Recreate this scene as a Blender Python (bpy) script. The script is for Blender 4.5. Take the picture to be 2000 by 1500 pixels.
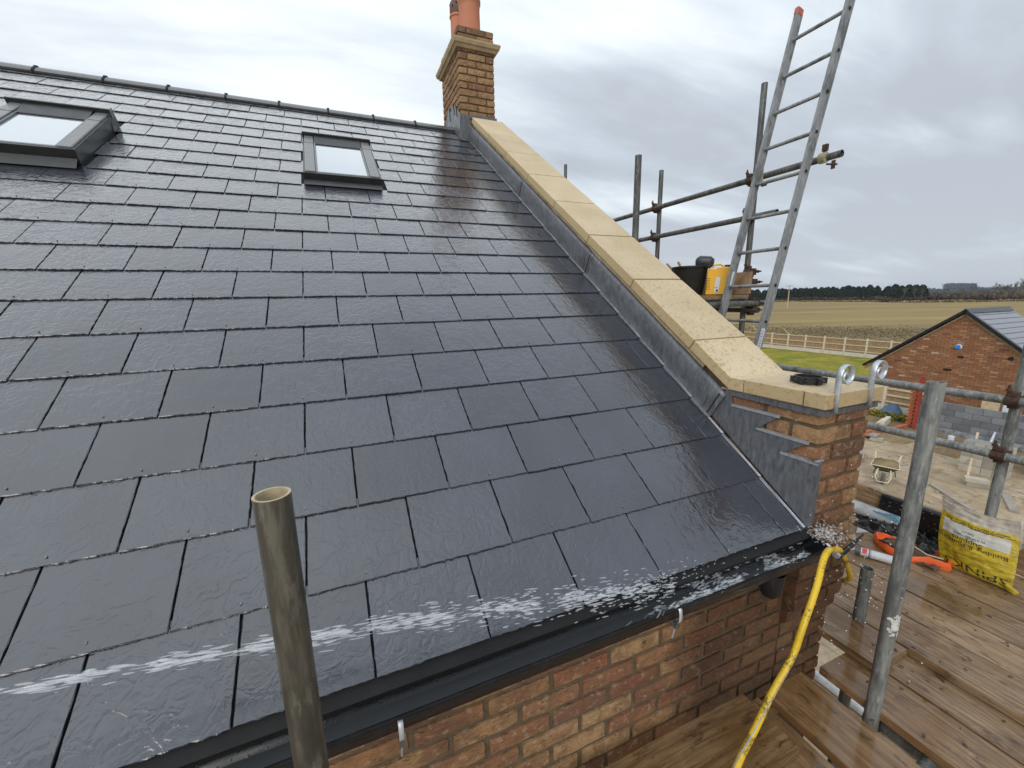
import bpy, bmesh, math, random
from mathutils import Vector, Matrix, noise as mnoise
random.seed(7)
R = math.radians
for o in list(bpy.data.objects): bpy.data.objects.remove(o)
SC = bpy.context.scene
COL = SC.collection

# ------------------------------------------------------------------ camera
cam_d = bpy.data.cameras.new("camera")
cam = bpy.data.objects.new("camera", cam_d); COL.objects.link(cam)
RW = Matrix(((0.9214205, -0.3881346, -0.0183261), (-0.095107, -0.1795505, -0.9791406), (0.3767479, 0.9039431, -0.2023558)))
right = Vector(RW[0]).normalized()
fwd = Vector(RW[2]).normalized()
down = fwd.cross(right).normalized()
fwd = right.cross(down).normalized()
CAMPOS = Vector((0.45487, -0.91558, 0.93064))
M = Matrix((right, -down, -fwd)).transposed().to_4x4()
M.translation = CAMPOS
cam.matrix_world = M
cam_d.sensor_width = 36.0
cam_d.lens = 36.0 * 800.5 / 2000.0
cam_d.clip_start = 0.02
cam_d.clip_end = 6000
SC.camera = cam

# ------------------------------------------------------------------ world, sun, exposure
SUN_DIR = Vector((-0.60, -0.80, 0.50)).normalized()
w = bpy.data.worlds.new("World"); SC.world = w; w.use_nodes = True
nt = w.node_tree; nt.nodes.clear()
def WN(t, **k):
    n = nt.nodes.new(t)
    for a, b in k.items(): setattr(n, a, b)
    return n
out = WN('ShaderNodeOutputWorld')
sky = WN('ShaderNodeTexSky', sky_type='NISHITA', sun_disc=False)
sky.sun_elevation = math.asin(SUN_DIR.z); sky.sun_rotation = math.atan2(SUN_DIR.x, SUN_DIR.y)
bg1 = WN('ShaderNodeBackground'); bg1.inputs[1].default_value = 0.08
nt.links.new(sky.outputs[0], bg1.inputs[0])
tc = WN('ShaderNodeTexCoord')
sep = WN('ShaderNodeSeparateXYZ'); nt.links.new(tc.outputs['Generated'], sep.inputs[0])
def wm(op, a, b=None, c=None):
    n = WN('ShaderNodeMath', operation=op)
    for i, v in enumerate((a, b, c)):
        if v is None: continue
        if isinstance(v, (int, float)): n.inputs[i].default_value = v
        else: nt.links.new(v, n.inputs[i])
    return n.outputs[0]
zz = wm('ADD', wm('MAXIMUM', sep.outputs[2], 0.0), 0.16)
cx = wm('DIVIDE', sep.outputs[0], zz); cy = wm('DIVIDE', sep.outputs[1], zz)
comb = WN('ShaderNodeCombineXYZ'); nt.links.new(cx, comb.inputs[0]); nt.links.new(cy, comb.inputs[1])
def wnoise(scale, detail, rough, dist=0.0, off=(0, 0, 0), sc=(1, 1, 1)):
    mp = WN('ShaderNodeMapping'); mp.inputs['Location'].default_value = off; mp.inputs['Scale'].default_value = sc
    mp.inputs['Rotation'].default_value = (0, 0, R(-28))
    nt.links.new(comb.outputs[0], mp.inputs[0])
    n = WN('ShaderNodeTexNoise'); n.inputs['Scale'].default_value = scale; n.inputs['Detail'].default_value = detail
    n.inputs['Roughness'].default_value = rough; n.inputs['Distortion'].default_value = dist
    nt.links.new(mp.outputs[0], n.inputs['Vector']); return n.outputs['Fac']
n1 = wnoise(0.85, 6, 0.5, 0.35, (3.1, 1.7, 0), (0.7, 1.25, 1))
n2 = wnoise(2.2, 5, 0.55, 0.3, (8.3, 2.2, 0), (0.45, 1.5, 1))
nsum = wm('ADD', 0.5, wm('MULTIPLY', wm('SUBTRACT', wm('ADD', wm('MULTIPLY', n1, 0.62), wm('MULTIPLY', n2, 0.38)), 0.495), 1.35))
# brighter towards the thin cloud in front of the sun's high side
dotn = WN('ShaderNodeVectorMath', operation='DOT_PRODUCT'); nt.links.new(tc.outputs['Generated'], dotn.inputs[0])
dotn.inputs[1].default_value = Vector((-0.35, 0.62, 0.72)).normalized()
glow = wm('MULTIPLY', wm('SUBTRACT', dotn.outputs['Value'], 0.55), 0.32)
fac = wm('ADD', nsum, glow)
ramp = WN('ShaderNodeValToRGB'); nt.links.new(fac, ramp.inputs[0])
cr = ramp.color_ramp
cr.elements[0].position = 0.34; cr.elements[0].color = (0.47, 0.51, 0.565, 1)
cr.elements[1].position = 0.66; cr.elements[1].color = (0.87, 0.925, 0.955, 1)
e = cr.elements.new(0.43); e.color = (0.53, 0.59, 0.66, 1)
e = cr.elements.new(0.53); e.color = (0.675, 0.735, 0.79, 1)
# low band: flat blue-grey stratus at the horizon
hmix = WN('ShaderNodeMix', data_type='RGBA'); 
hf = wm('SUBTRACT', 1.0, wm('MINIMUM', wm('DIVIDE', wm('MAXIMUM', sep.outputs[2], 0.0), 0.30), 1.0))
hf2 = wm('MULTIPLY', wm('POWER', hf, 1.8), 0.62)
nt.links.new(hf2, hmix.inputs[0]); nt.links.new(ramp.outputs[0], hmix.inputs[6]); hmix.inputs[7].default_value = (0.57, 0.62, 0.68, 1)
bg2 = WN('ShaderNodeBackground'); nt.links.new(hmix.outputs[2], bg2.inputs[0]); 
# an overcast dome is brighter overhead than near the horizon
cie = wm('ADD', 0.92, wm('MULTIPLY', wm('POWER', wm('MAXIMUM', sep.outputs[2], 0.0), 1.5), 0.45)); nt.links.new(cie, bg2.inputs[1])
mixs = WN('ShaderNodeMixShader'); mixs.inputs[0].default_value = 0.94
nt.links.new(bg1.outputs[0], mixs.inputs[1]); nt.links.new(bg2.outputs[0], mixs.inputs[2]); nt.links.new(mixs.outputs[0], out.inputs[0])

sun_d = bpy.data.lights.new("sun", 'SUN'); sun_d.energy = 1.3; sun_d.angle = R(45); sun_d.color = (1.0, 0.965, 0.90)
sun = bpy.data.objects.new("sun", sun_d); COL.objects.link(sun)
sun.rotation_euler = SUN_DIR.to_track_quat('Z', 'Y').to_euler(); sun.location = (0, 0, 20)

SC.view_settings.view_transform = 'Standard'; SC.view_settings.look = 'None'
SC.view_settings.exposure = 0.25; SC.view_settings.gamma = 1.0; SC.view_settings.use_curve_mapping = False
SC.render.engine = 'CYCLES'
SC.cycles.max_bounces = 6; SC.cycles.diffuse_bounces = 3; SC.cycles.glossy_bounces = 3; SC.cycles.transparent_max_bounces = 12
SC.cycles.use_denoising = True

# ------------------------------------------------------------------ material helper
MATS = {}
class NB:
    """tiny node-graph writer"""
    def __init__(s, name):
        s.m = bpy.data.materials.new(name); s.m.use_nodes = True; s.t = s.m.node_tree; s.t.nodes.clear()
        s.o = s.t.nodes.new('ShaderNodeOutputMaterial'); s.b = s.t.nodes.new('ShaderNodeBsdfPrincipled')
        s.t.links.new(s.b.outputs[0], s.o.inputs[0])
        s.geo = s.t.nodes.new('ShaderNodeNewGeometry'); s.pos = s.geo.outputs['Position']
        s.oi = s.t.nodes.new('ShaderNodeObjectInfo'); s.rnd = s.oi.outputs['Random']
    def L(s, a, b): s.t.links.new(a, b)
    def put(s, inp, v):
        if isinstance(v, (int, float)): inp.default_value = v
        elif isinstance(v, (tuple, list)):
            inp.default_value = tuple(v) + ((1,) if len(v) == 3 and len(inp.default_value) == 4 else ())
        else: s.L(v, inp)
    def noise(s, scale, detail=4, rough=0.55, vec=None, sc=None, dist=0.0, off=(0, 0, 0)):
        n = s.t.nodes.new('ShaderNodeTexNoise'); n.inputs['Scale'].default_value = scale
        n.inputs['Detail'].default_value = detail; n.inputs['Roughness'].default_value = rough; n.inputs['Distortion'].default_value = dist
        s.L(s.map(vec, sc, off), n.inputs['Vector']); return n.outputs['Fac']
    def voro(s, scale, vec=None, sc=None, feat='F1'):
        n = s.t.nodes.new('ShaderNodeTexVoronoi'); n.feature = feat; n.inputs['Scale'].default_value = scale
        s.L(s.map(vec, sc), n.inputs['Vector']); return n.outputs['Distance']
    def map(s, vec=None, sc=None, off=(0, 0, 0), rot=None):
        v = vec or s.pos
        if sc is None and off == (0, 0, 0) and rot is None: return v
        m = s.t.nodes.new('ShaderNodeMapping'); m.inputs['Scale'].default_value = sc or (1, 1, 1)
        m.inputs['Location'].default_value = off
        if rot: m.inputs['Rotation'].default_value = rot
        s.L(v, m.inputs[0]); return m.outputs[0]
    def ma(s, op, a, b=None, c=None, clamp=False):
        n = s.t.nodes.new('ShaderNodeMath'); n.operation = op; n.use_clamp = clamp
        for i, v in enumerate((a, b, c)):
            if v is not None: s.put(n.inputs[i], v)
        return n.outputs[0]
    def mr(s, v, a, b, c=0.0, d=1.0, smooth=False):
        n = s.t.nodes.new('ShaderNodeMapRange'); n.clamp = True
        if smooth: n.interpolation_type = 'SMOOTHSTEP'
        s.put(n.inputs[0], v)
        for i, x in enumerate((a, b, c, d)): s.put(n.inputs[i + 1], x)
        return n.outputs[0]
    def mix(s, f, a, b, mode='MIX'):
        n = s.t.nodes.new('ShaderNodeMix'); n.data_type = 'RGBA'; n.blend_type = mode
        s.put(n.inputs[0], f); s.put(n.inputs[6], a); s.put(n.inputs[7], b); return n.outputs[2]
    def ramp(s, f, stops, const=False):
        n = s.t.nodes.new('ShaderNodeValToRGB'); s.put(n.inputs[0], f); c = n.color_ramp
        if const: c.interpolation = 'CONSTANT'
        while len(c.elements) > 1: c.elements.remove(c.elements[-1])
        c.elements[0].position = stops[0][0]; c.elements[0].color = tuple(stops[0][1]) + (1,)
        for p, k in stops[1:]:
            e = c.elements.new(p); e.color = tuple(k) + (1,)
        return n.outputs[0]
    def xyz(s, v=None):
        n = s.t.nodes.new('ShaderNodeSeparateXYZ'); s.L(v or s.pos, n.inputs[0]); return n.outputs
    def attr(s, name):
        n = s.t.nodes.new('ShaderNodeAttribute'); n.attribute_name = name; return n
    def bump(s, h, strength=0.5, dist=0.002, prev=None):
        n = s.t.nodes.new('ShaderNodeBump'); n.inputs['Strength'].default_value = strength; n.inputs['Distance'].default_value = dist
        s.put(n.inputs['Height'], h)
        if prev is not None: s.L(prev, n.inputs['Normal'])
        return n.outputs[0]
    def done(s, color=None, rough=None, normal=None, metal=None, spec=None, coat=None, coatr=None, trans=None, alpha=None, ior=None):
        b = s.b.inputs
        for nm, v in (('Base Color', color), ('Roughness', rough), ('Normal', normal), ('Metallic', metal), ('Specular IOR Level', spec),
                      ('Coat Weight', coat), ('Coat Roughness', coatr), ('Transmission Weight', trans), ('Alpha', alpha), ('IOR', ior)):
            if v is not None: s.put(b[nm], v)
        return s.m

def simple(name, col, rough=0.6, var=0.25, nscale=8, bump=0.3, bdist=0.002, metal=0.0, coat=0.0, bscale=None):
    b = NB(name)
    n = b.noise(nscale, 5, 0.6)
    f = b.mr(n, 0.3, 0.7, 1 - var, 1 + var)
    c = b.mix(1.0, col, b.ramp(f, [(0, (0, 0, 0)), (1, (1, 1, 1))]), 'MULTIPLY') if False else None
    mul = b.t.nodes.new('ShaderNodeVectorMath'); mul.operation = 'SCALE'; mul.inputs[0].default_value = col; b.L(f, mul.inputs['Scale'])
    n2 = b.noise(bscale or nscale * 12, 4, 0.6)
    r = b.mr(n, 0.3, 0.7, max(0.05, rough - 0.12), min(1, rough + 0.1))
    b.done(mul.outputs[0], r, b.bump(n2, bump, bdist), metal, coat=coat, coatr=0.1)
    return b.m

# roof frame: x along the eaves, s up the slope, n out of the slope
PA = R(33.5); CA, SA = math.cos(PA), math.sin(PA)
def RF(x, s, n=0.0): return Vector((x, s * CA - n * SA, s * SA + n * CA))

def wet_slate():
    b = NB('wet_slate')
    # slope coordinate for streaks
    x, y, z = b.xyz()
    sl = b.ma('ADD', b.ma('MULTIPLY', y, CA), b.ma('MULTIPLY', z, SA))
    cb = b.t.nodes.new('ShaderNodeCombineXYZ'); b.L(x, cb.inputs[0]); b.L(sl, cb.inputs[1]); b.L(b.ma('MULTIPLY', b.rnd, 13.0), cb.inputs[2])
    v = cb.outputs[0]
    riven = b.noise(20, 3, 0.5, v, dist=0.7)
    fine = b.noise(90, 3, 0.5, v, (1, 0.6, 1))
    broad = b.noise(5, 2, 0.5, v, (1, 0.7, 1))
    streak = b.noise(34, 3, 0.55, v, (1.0, 0.16, 1), dist=0.8, off=(4, 9, 0))
    rid = b.ma('ABSOLUTE', b.ma('SUBTRACT', riven, 0.5))
    rid = b.mr(rid, 0.0, 0.10)
    h = b.ma('ADD', b.ma('MULTIPLY', rid, 0.32), b.ma('ADD', b.ma('MULTIPLY', fine, 0.26), b.ma('MULTIPLY', streak, 0.55)))
    amp = b.mr(b.rnd, 0, 1, 0.55, 1.1)
    h = b.ma('MULTIPLY', h, amp)
    nrm = b.bump(h, 0.66, 0.0034)
    nrm = b.bump(broad, 0.3, 0.010, nrm)
    tone = b.mr(b.rnd, 0, 1, 0.88, 1.14)
    sm = b.mr(broad, 0.3, 0.7, 0.85, 1.15)
    speck = b.mr(b.noise(160, 2, 0.6, v), 0.72, 0.80)
    mul = b.t.nodes.new('ShaderNodeVectorMath'); mul.operation = 'SCALE'; mul.inputs[0].default_value = (0.040, 0.0435, 0.056); b.L(b.ma('MULTIPLY', tone, sm), mul.inputs['Scale'])
    c = b.mix(b.ma('MULTIPLY', speck, 0.25), mul.outputs[0], (0.16, 0.16, 0.16))
    rgh = b.mr(b.noise(7, 3, 0.6, v), 0.3, 0.72, 0.10, 0.27)
    b.put(b.b.inputs['Coat Normal'], nrm); b.put(b.b.inputs['Coat IOR'], 1.74)
    return b.done(c, rgh, nrm, spec=0.5, coat=0.85, coatr=b.mr(b.noise(7, 3, 0.6, v, off=(5, 5, 5)), 0.3, 0.7, 0.05, 0.14))
MATS['slate'] = wet_slate()

def brick_mat(name, stops, wet=True, dark=1.0):
    b = NB(name)
    at = b.attr('rnd').outputs['Fac']
    rr = b.ma('FRACT', b.ma('ADD', b.rnd, at))
    base = b.ramp(rr, stops)
    n = b.noise(14, 6, 0.68, off=(2, 5, 1)); n2 = b.noise(55, 5, 0.7); n3 = b.noise(5, 3, 0.5, off=(9, 1, 4))
    c = b.mix(b.mr(n, 0.44, 0.60, 0, 0.75), base, (0.22 * dark, 0.125 * dark, 0.06 * dark))
    c = b.mix(b.mr(n3, 0.50, 0.70, 0, 0.55), c, (0.115 * dark, 0.05 * dark, 0.032 * dark))
    c = b.mix(b.mr(b.noise(34, 6, 0.72, sc=(1, 1, 2.2), dist=1.2), 0.56, 0.64, 0, 0.8), c, (0.045, 0.024, 0.015))
    c = b.mix(b.mr(b.noise(38, 4, 0.6, off=(7, 7, 7)), 0.56, 0.64, 0, 0.5), c, (0.50, 0.37, 0.23))
    c = b.mix(0.16, c, (0.20, 0.135, 0.095))
    rough = 0.85
    crease = b.noise(26, 5, 0.62, sc=(1, 1, 2.6), dist=1.4)
    nrm = b.bump(b.ma('ADD', b.ma('MULTIPLY', crease, 0.8), b.ma('MULTIPLY', n2, 0.5)), 1.0, 0.010)
    if wet:
        x, y, z = b.xyz()
        edge = b.ma('MULTIPLY', b.ma('SUBTRACT', b.noise(6, 4, 0.6), 0.5), 0.35)
        dx = b.ma('SUBTRACT', x, 2.05); dz = b.ma('SUBTRACT', z, -0.42)
        d = b.ma('SQRT', b.ma('ADD', b.ma('MULTIPLY', b.ma('MULTIPLY', dx, dx), 0.75), b.ma('MULTIPLY', b.ma('MULTIPLY', dz, dz), 1.0)))
        wf = b.mr(b.ma('ADD', d, edge), 0.55, 0.40)
        dk = b.mix(1.0, c, (0.42, 0.38, 0.36), 'MULTIPLY')
        c = b.mix(wf, c, dk)
        rough = b.mr(wf, 0, 1, 0.85, 0.34)
    return b.done(c, rough, nrm, spec=0.35)
RUSTIC = [(0.0, (0.36, 0.175, 0.080)), (0.16, (0.46, 0.27, 0.125)), (0.30, (0.29, 0.100, 0.050)), (0.45, (0.40, 0.21, 0.095)), (0.58, (0.25, 0.082, 0.045)),
          (0.72, (0.50, 0.31, 0.145)), (0.86, (0.33, 0.14, 0.065)), (1.0, (0.15, 0.075, 0.052))]
CHIM = [(0.0, (0.40, 0.23, 0.105)), (0.25, (0.44, 0.275, 0.13)), (0.42, (0.33, 0.17, 0.08)), (0.55, (0.42, 0.26, 0.12)), (0.7, (0.25, 0.105, 0.06)), (0.85, (0.38, 0.215, 0.10)), (0.93, (0.13, 0.08, 0.06)), (1.0, (0.36, 0.20, 0.10))]
GAR = [(0.0, (0.28, 0.125, 0.062)), (0.25, (0.33, 0.165, 0.085)), (0.45, (0.255, 0.108, 0.055)), (0.65, (0.38, 0.22, 0.12)), (0.80, (0.25, 0.11, 0.058)), (0.93, (0.31, 0.15, 0.08)), (0.965, (0.60, 0.46, 0.33)), (0.98, (0.28, 0.13, 0.07)), (1.0, (0.10, 0.065, 0.055))]
MATS['brick'] = brick_mat('rustic_brick', RUSTIC)
MATS['chimney_brick'] = brick_mat('chimney_brick', CHIM, wet=False)
def far_brick():
    b = NB('garage_brick')
    at = b.attr('rnd').outputs['Fac']
    c = b.ramp(at, GAR)
    c = b.mix(b.mr(b.noise(1.5, 3, 0.6), 0.4, 0.7, 0, 0.3), c, (0.20, 0.10, 0.06))
    return b.done(c, 0.9, spec=0.2)
MATS['garage_brick'] = far_brick()
def mortar():
    b = NB('mortar')
    n = b.noise(30, 5, 0.7)
    c = b.mix(b.mr(n, 0.3, 0.7), (0.17, 0.13, 0.082), (0.09, 0.066, 0.042))
    x, y, z = b.xyz()
    wf = b.ma('MULTIPLY', b.mr(x, 1.35, 1.9), b.mr(z, 0.0, -0.2))
    c = b.mix(b.ma('MULTIPLY', wf, 0.6), c, (0.05, 0.036, 0.026))
    return b.done(c, 0.9, b.bump(b.noise(150, 4, 0.7), 0.6, 0.003), spec=0.2)
MATS['mortar'] = mortar()
MATS['pale_mortar'] = simple('pale_mortar', (0.36, 0.29, 0.19), 0.9, 0.25, 25, 0.7, 0.004)

def coping():
    b = NB('cast_stone')
    x, y, z = b.xyz()
    n = b.noise(3, 4, 0.6); f = b.noise(220, 3, 0.6); tone = b.mr(b.rnd, 0, 1, 0.93, 1.07)
    c = b.mix(b.mr(n, 0.35, 0.65), (0.54, 0.43, 0.27), (0.61, 0.50, 0.335))
    sc = b.t.nodes.new('ShaderNodeVectorMath'); sc.operation = 'SCALE'; b.L(c, sc.inputs[0]); b.L(tone, sc.inputs['Scale']); c = sc.outputs[0]
    c = b.mix(b.mr(f, 0.55, 0.75, 0, 0.35), c, (0.33, 0.235, 0.11))
    # rain-wetted flecks and runs, thick on the lower stones, thin near the chimney
    spots = b.noise(75, 4, 0.62, sc=(1, 0.6, 0.8), dist=0.6)
    big = b.noise(7, 3, 0.6)
    low = b.mr(z, 2.2, 0.75, 0.0, 1.0)
    th = b.ma('SUBTRACT', 0.665, b.ma('ADD', b.ma('MULTIPLY', low, 0.095), b.ma('MULTIPLY', b.ma('SUBTRACT', big, 0.5), 0.12)))
    wet = b.mr(b.ma('SUBTRACT', spots, th), 0.0, 0.02)
    # side faces are mixed towards a darker tan
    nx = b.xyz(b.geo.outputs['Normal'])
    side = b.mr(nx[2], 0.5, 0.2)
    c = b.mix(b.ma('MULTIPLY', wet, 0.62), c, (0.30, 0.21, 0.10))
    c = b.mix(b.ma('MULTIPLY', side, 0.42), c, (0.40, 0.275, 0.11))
    nrm = b.bump(b.noise(320, 3, 0.6), 0.35, 0.0012)
    return b.done(c, b.mr(wet, 0, 1, 0.78, 0.4), nrm, spec=0.35)
MATS['coping'] = coping()
def lead():
    b = NB('lead')
    x, y, z = b.xyz()
    st = b.noise(60, 4, 0.65, sc=(1, 1, 0.28), dist=0.5); n = b.noise(9, 5, 0.65); m = b.noise(2.2, 3, 0.6, off=(3, 3, 3))
    c = b.mix(b.mr(st, 0.35, 0.7), (0.075, 0.08, 0.092), (0.20, 0.207, 0.225))
    c = b.mix(b.mr(n, 0.4, 0.7, 0, 0.6), c, (0.13, 0.135, 0.145))
    c = b.mix(b.mr(m, 0.5, 0.75, 0, 0.5), c, (0.06, 0.062, 0.07))
    nrm = b.bump(b.ma('ADD', b.ma('MULTIPLY', n, 1.0), b.ma('MULTIPLY', st, 0.15)), 0.5, 0.006)
    return b.done(c, b.mr(n, 0.3, 0.7, 0.28, 0.5), nrm, metal=0.25, spec=0.5)
MATS['lead'] = lead()
MATS['lead_glint_edge'] = simple('sky_glint_lead_edge', (0.31, 0.325, 0.35), 0.35, 0.25, 40, 0.4, 0.001, metal=0.3)  # paler than the sheet lead: sky caught along the edges, put into the colour
def plastic(name, col, r1=0.12, r2=0.35, bump=0.15):
    b = NB(name)
    n = b.noise(14, 5, 0.65); d = b.noise(90, 3, 0.6)
    drops = b.mr(b.voro(75), 0.0, 0.30, 1, 0)
    c = b.mix(b.mr(n, 0.45, 0.75, 0, 0.4), col, tuple(min(1, k * 1.8 + 0.01) for k in col))
    return b.done(c, b.mr(n, 0.3, 0.7, r1, r2), b.bump(b.ma('ADD', b.ma('MULTIPLY', drops, 0.6), b.ma('MULTIPLY', d, 0.3)), bump, 0.0015), spec=0.5)
MATS['gutter'] = plastic('black_upvc', (0.010, 0.012, 0.015), 0.10, 0.3, 0.35)
MATS['black_plastic'] = plastic('black_plastic', (0.012, 0.012, 0.013), 0.2, 0.45)
MATS['bucket'] = plastic('bucket_rubber', (0.016, 0.016, 0.017), 0.4, 0.6)
MATS['window_grey'] = plastic('window_aluminium', (0.15, 0.157, 0.16), 0.2, 0.4, 0.1)
MATS['apron_grey'] = plastic('apron_lead_grey', (0.045, 0.048, 0.050), 0.3, 0.5, 0.2)
MATS['window_dark'] = plastic('window_dark_trim', (0.022, 0.024, 0.026), 0.25, 0.45, 0.1)
def glass():
    b = NB('roof_window_glass')
    return b.done((0.50, 0.54, 0.59), 0.03, b.bump(b.ma('ADD', b.noise(2, 2), b.ma('MULTIPLY', b.mr(b.voro(60), 0.0, 0.25, 1, 0), .25)), 0.08, 0.01), spec=0.9, coat=0.6, coatr=0.02, metal=0.55)
MATS['glass'] = glass()

def tube_mat(name, base, hi, rust=0.15, rscale=9, rough=0.5, dirt=(0.10, 0.085, 0.06)):
    b = NB(name)
    x, y, z = b.xyz()
    n = b.noise(rscale, 6, 0.68, sc=(1, 1, 0.35)); f = b.noise(70, 4, 0.65, sc=(1, 1, 0.12)); g = b.noise(160, 3, 0.6)
    c = b.mix(b.mr(f, 0.42, 0.60), base, hi)
    c = b.mix(b.mr(n, 0.48, 0.60, 0, 0.8), c, tuple(k * 0.50 for k in base))
    c = b.mix(b.mr(b.noise(45, 5, 0.7, sc=(1, 1, 0.3), off=(3, 8, 1)), 0.56, 0.64, 0, 0.5), c, tuple(min(1, k * 1.5) for k in hi))
    c = b.mix(b.mr(b.noise(5, 5, 0.7, off=(5, 2, 8)), 0.62 - rust * 0.4, 0.72, 0, 0.55), c, dirt)
    c = b.mix(b.mr(b.noise(24, 5, 0.75, off=(1, 7, 2), sc=(1, 1, 0.5)), 0.68, 0.74, 0, 0.8), c, (0.03, 0.027, 0.022))
    return b.done(c, b.mr(n, 0.3, 0.7, rough - 0.15, rough + 0.15), b.bump(b.ma('ADD', g, b.ma('MULTIPLY', f, 0.7)), 0.35, 0.0012), metal=0.15, spec=0.5)
MATS['galv'] = tube_mat('galvanised_tube', (0.17, 0.18, 0.175), (0.28, 0.29, 0.28))
MATS['galv_dark'] = tube_mat('weathered_tube', (0.085, 0.09, 0.086), (0.165, 0.17, 0.16), 0.3)
MATS['old_tube'] = tube_mat('stained_tube', (0.078, 0.073, 0.060), (0.150, 0.142, 0.118), 0.5, 7, 0.42, (0.055, 0.045, 0.028))
MATS['rim'] = simple('mortar_stained_steel', (0.48, 0.40, 0.26), 0.7, 0.3, 40, 0.5, 0.001)
MATS['rust'] = simple('rusty_steel', (0.078, 0.044, 0.030), 0.75, 0.6, 60, 0.8, 0.003, metal=0.2)
MATS['ladder'] = tube_mat('ladder_aluminium', (0.22, 0.232, 0.24), (0.29, 0.30, 0.31), 0.0)
MATS['black'] = simple('dark_void', (0.006, 0.006, 0.006), 0.8, 0.2, 5, 0)
MATS['white_metal'] = simple('white_galvanised', (0.62, 0.64, 0.66), 0.35, 0.12, 20, 0.25, 0.001, metal=0.35)
MATS['zinc'] = simple('zinc_strap', (0.52, 0.56, 0.60), 0.32, 0.15, 30, 0.2, 0.001, metal=0.45)

def board_mat():
    b = NB('scaffold_board')
    # grain runs along world Y for every board here; per-board offset from object random
    x, y, z = b.xyz()
    cb = b.t.nodes.new('ShaderNodeCombineXYZ'); b.L(x, cb.inputs[0]); b.L(y, cb.inputs[1]); b.L(b.ma('ADD', z, b.ma('MULTIPLY', b.rnd, 9.0)), cb.inputs[2])
    v = cb.outputs[0]
    g = b.noise(75, 5, 0.65, v, (1, 0.06, 1), dist=0.6); n = b.noise(4.5, 5, 0.65, v, (1, 0.5, 1)); s2 = b.noise(26, 5, 0.7, v, (1, 0.35, 1))
    c = b.mix(b.mr(g, 0.40, 0.62), (0.20, 0.125, 0.068), (0.385, 0.262, 0.152))
    c = b.mix(b.mr(n, 0.47, 0.63, 0, 0.65), c, (0.21, 0.115, 0.045))
    c = b.mix(b.mr(s2, 0.55, 0.64, 0, 0.7), c, (0.075, 0.048, 0.028))
    c = b.mix(b.mr(b.noise(9, 5, 0.7, v, off=(3, 3, 3)), 0.62, 0.74, 0, 0.6), c, (0.34, 0.25, 0.17))
    tone = b.mr(b.rnd, 0, 1, 0.82, 1.12)
    sc = b.t.nodes.new('ShaderNodeVectorMath'); sc.operation = 'SCALE'; b.L(c, sc.inputs[0]); b.L(tone, sc.inputs['Scale']); c = sc.outputs[0]
    # standing water film left by the hose
    p = b.noise(3.1, 4, 0.6, off=(0.4, 0.2, 0))
    near = b.mr(x, 2.9, 2.1, -0.09, 0.09)
    wet = b.mr(b.ma('ADD', p, near), 0.42, 0.50)
    c = b.mix(b.ma('MULTIPLY', wet, 0.6), c, b.mix(1.0, c, (0.55, 0.44, 0.30), 'MULTIPLY'))
    h = b.ma('ADD', b.ma('MULTIPLY', g, 0.5), b.ma('MULTIPLY', s2, 0.7))
    h = b.ma('MULTIPLY', h, b.mr(wet, 0, 1, 1.0, 0.25))
    nrm = b.bump(h, 0.55, 0.004)
    return b.done(c, b.mr(wet, 0, 1, 0.48, 0.10), nrm, spec=0.55)
MATS['board'] = board_mat()
MATS['board_edge'] = simple('timber', (0.30, 0.20, 0.12), 0.7, 0.35, 12, 0.5, 0.003)
MATS['pale_timber'] = simple('new_timber', (0.52, 0.40, 0.26), 0.7, 0.2, 12, 0.3, 0.002)
MATS['dirty_timber'] = simple('mossy_timber', (0.07, 0.058, 0.035), 0.75, 0.4, 20, 0.6, 0.004)
MATS['terracotta'] = simple('terracotta', (0.50, 0.20, 0.115), 0.75, 0.14, 5, 0.3, 0.002)
MATS['terracotta_dark'] = simple('sooty_clay', (0.14, 0.085, 0.07), 0.8, 0.3, 12, 0.4, 0.002)
MATS['ridge'] = simple('wet_ridge_tile', (0.12, 0.125, 0.13), 0.30, 0.25, 9, 0.5, 0.004)

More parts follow.
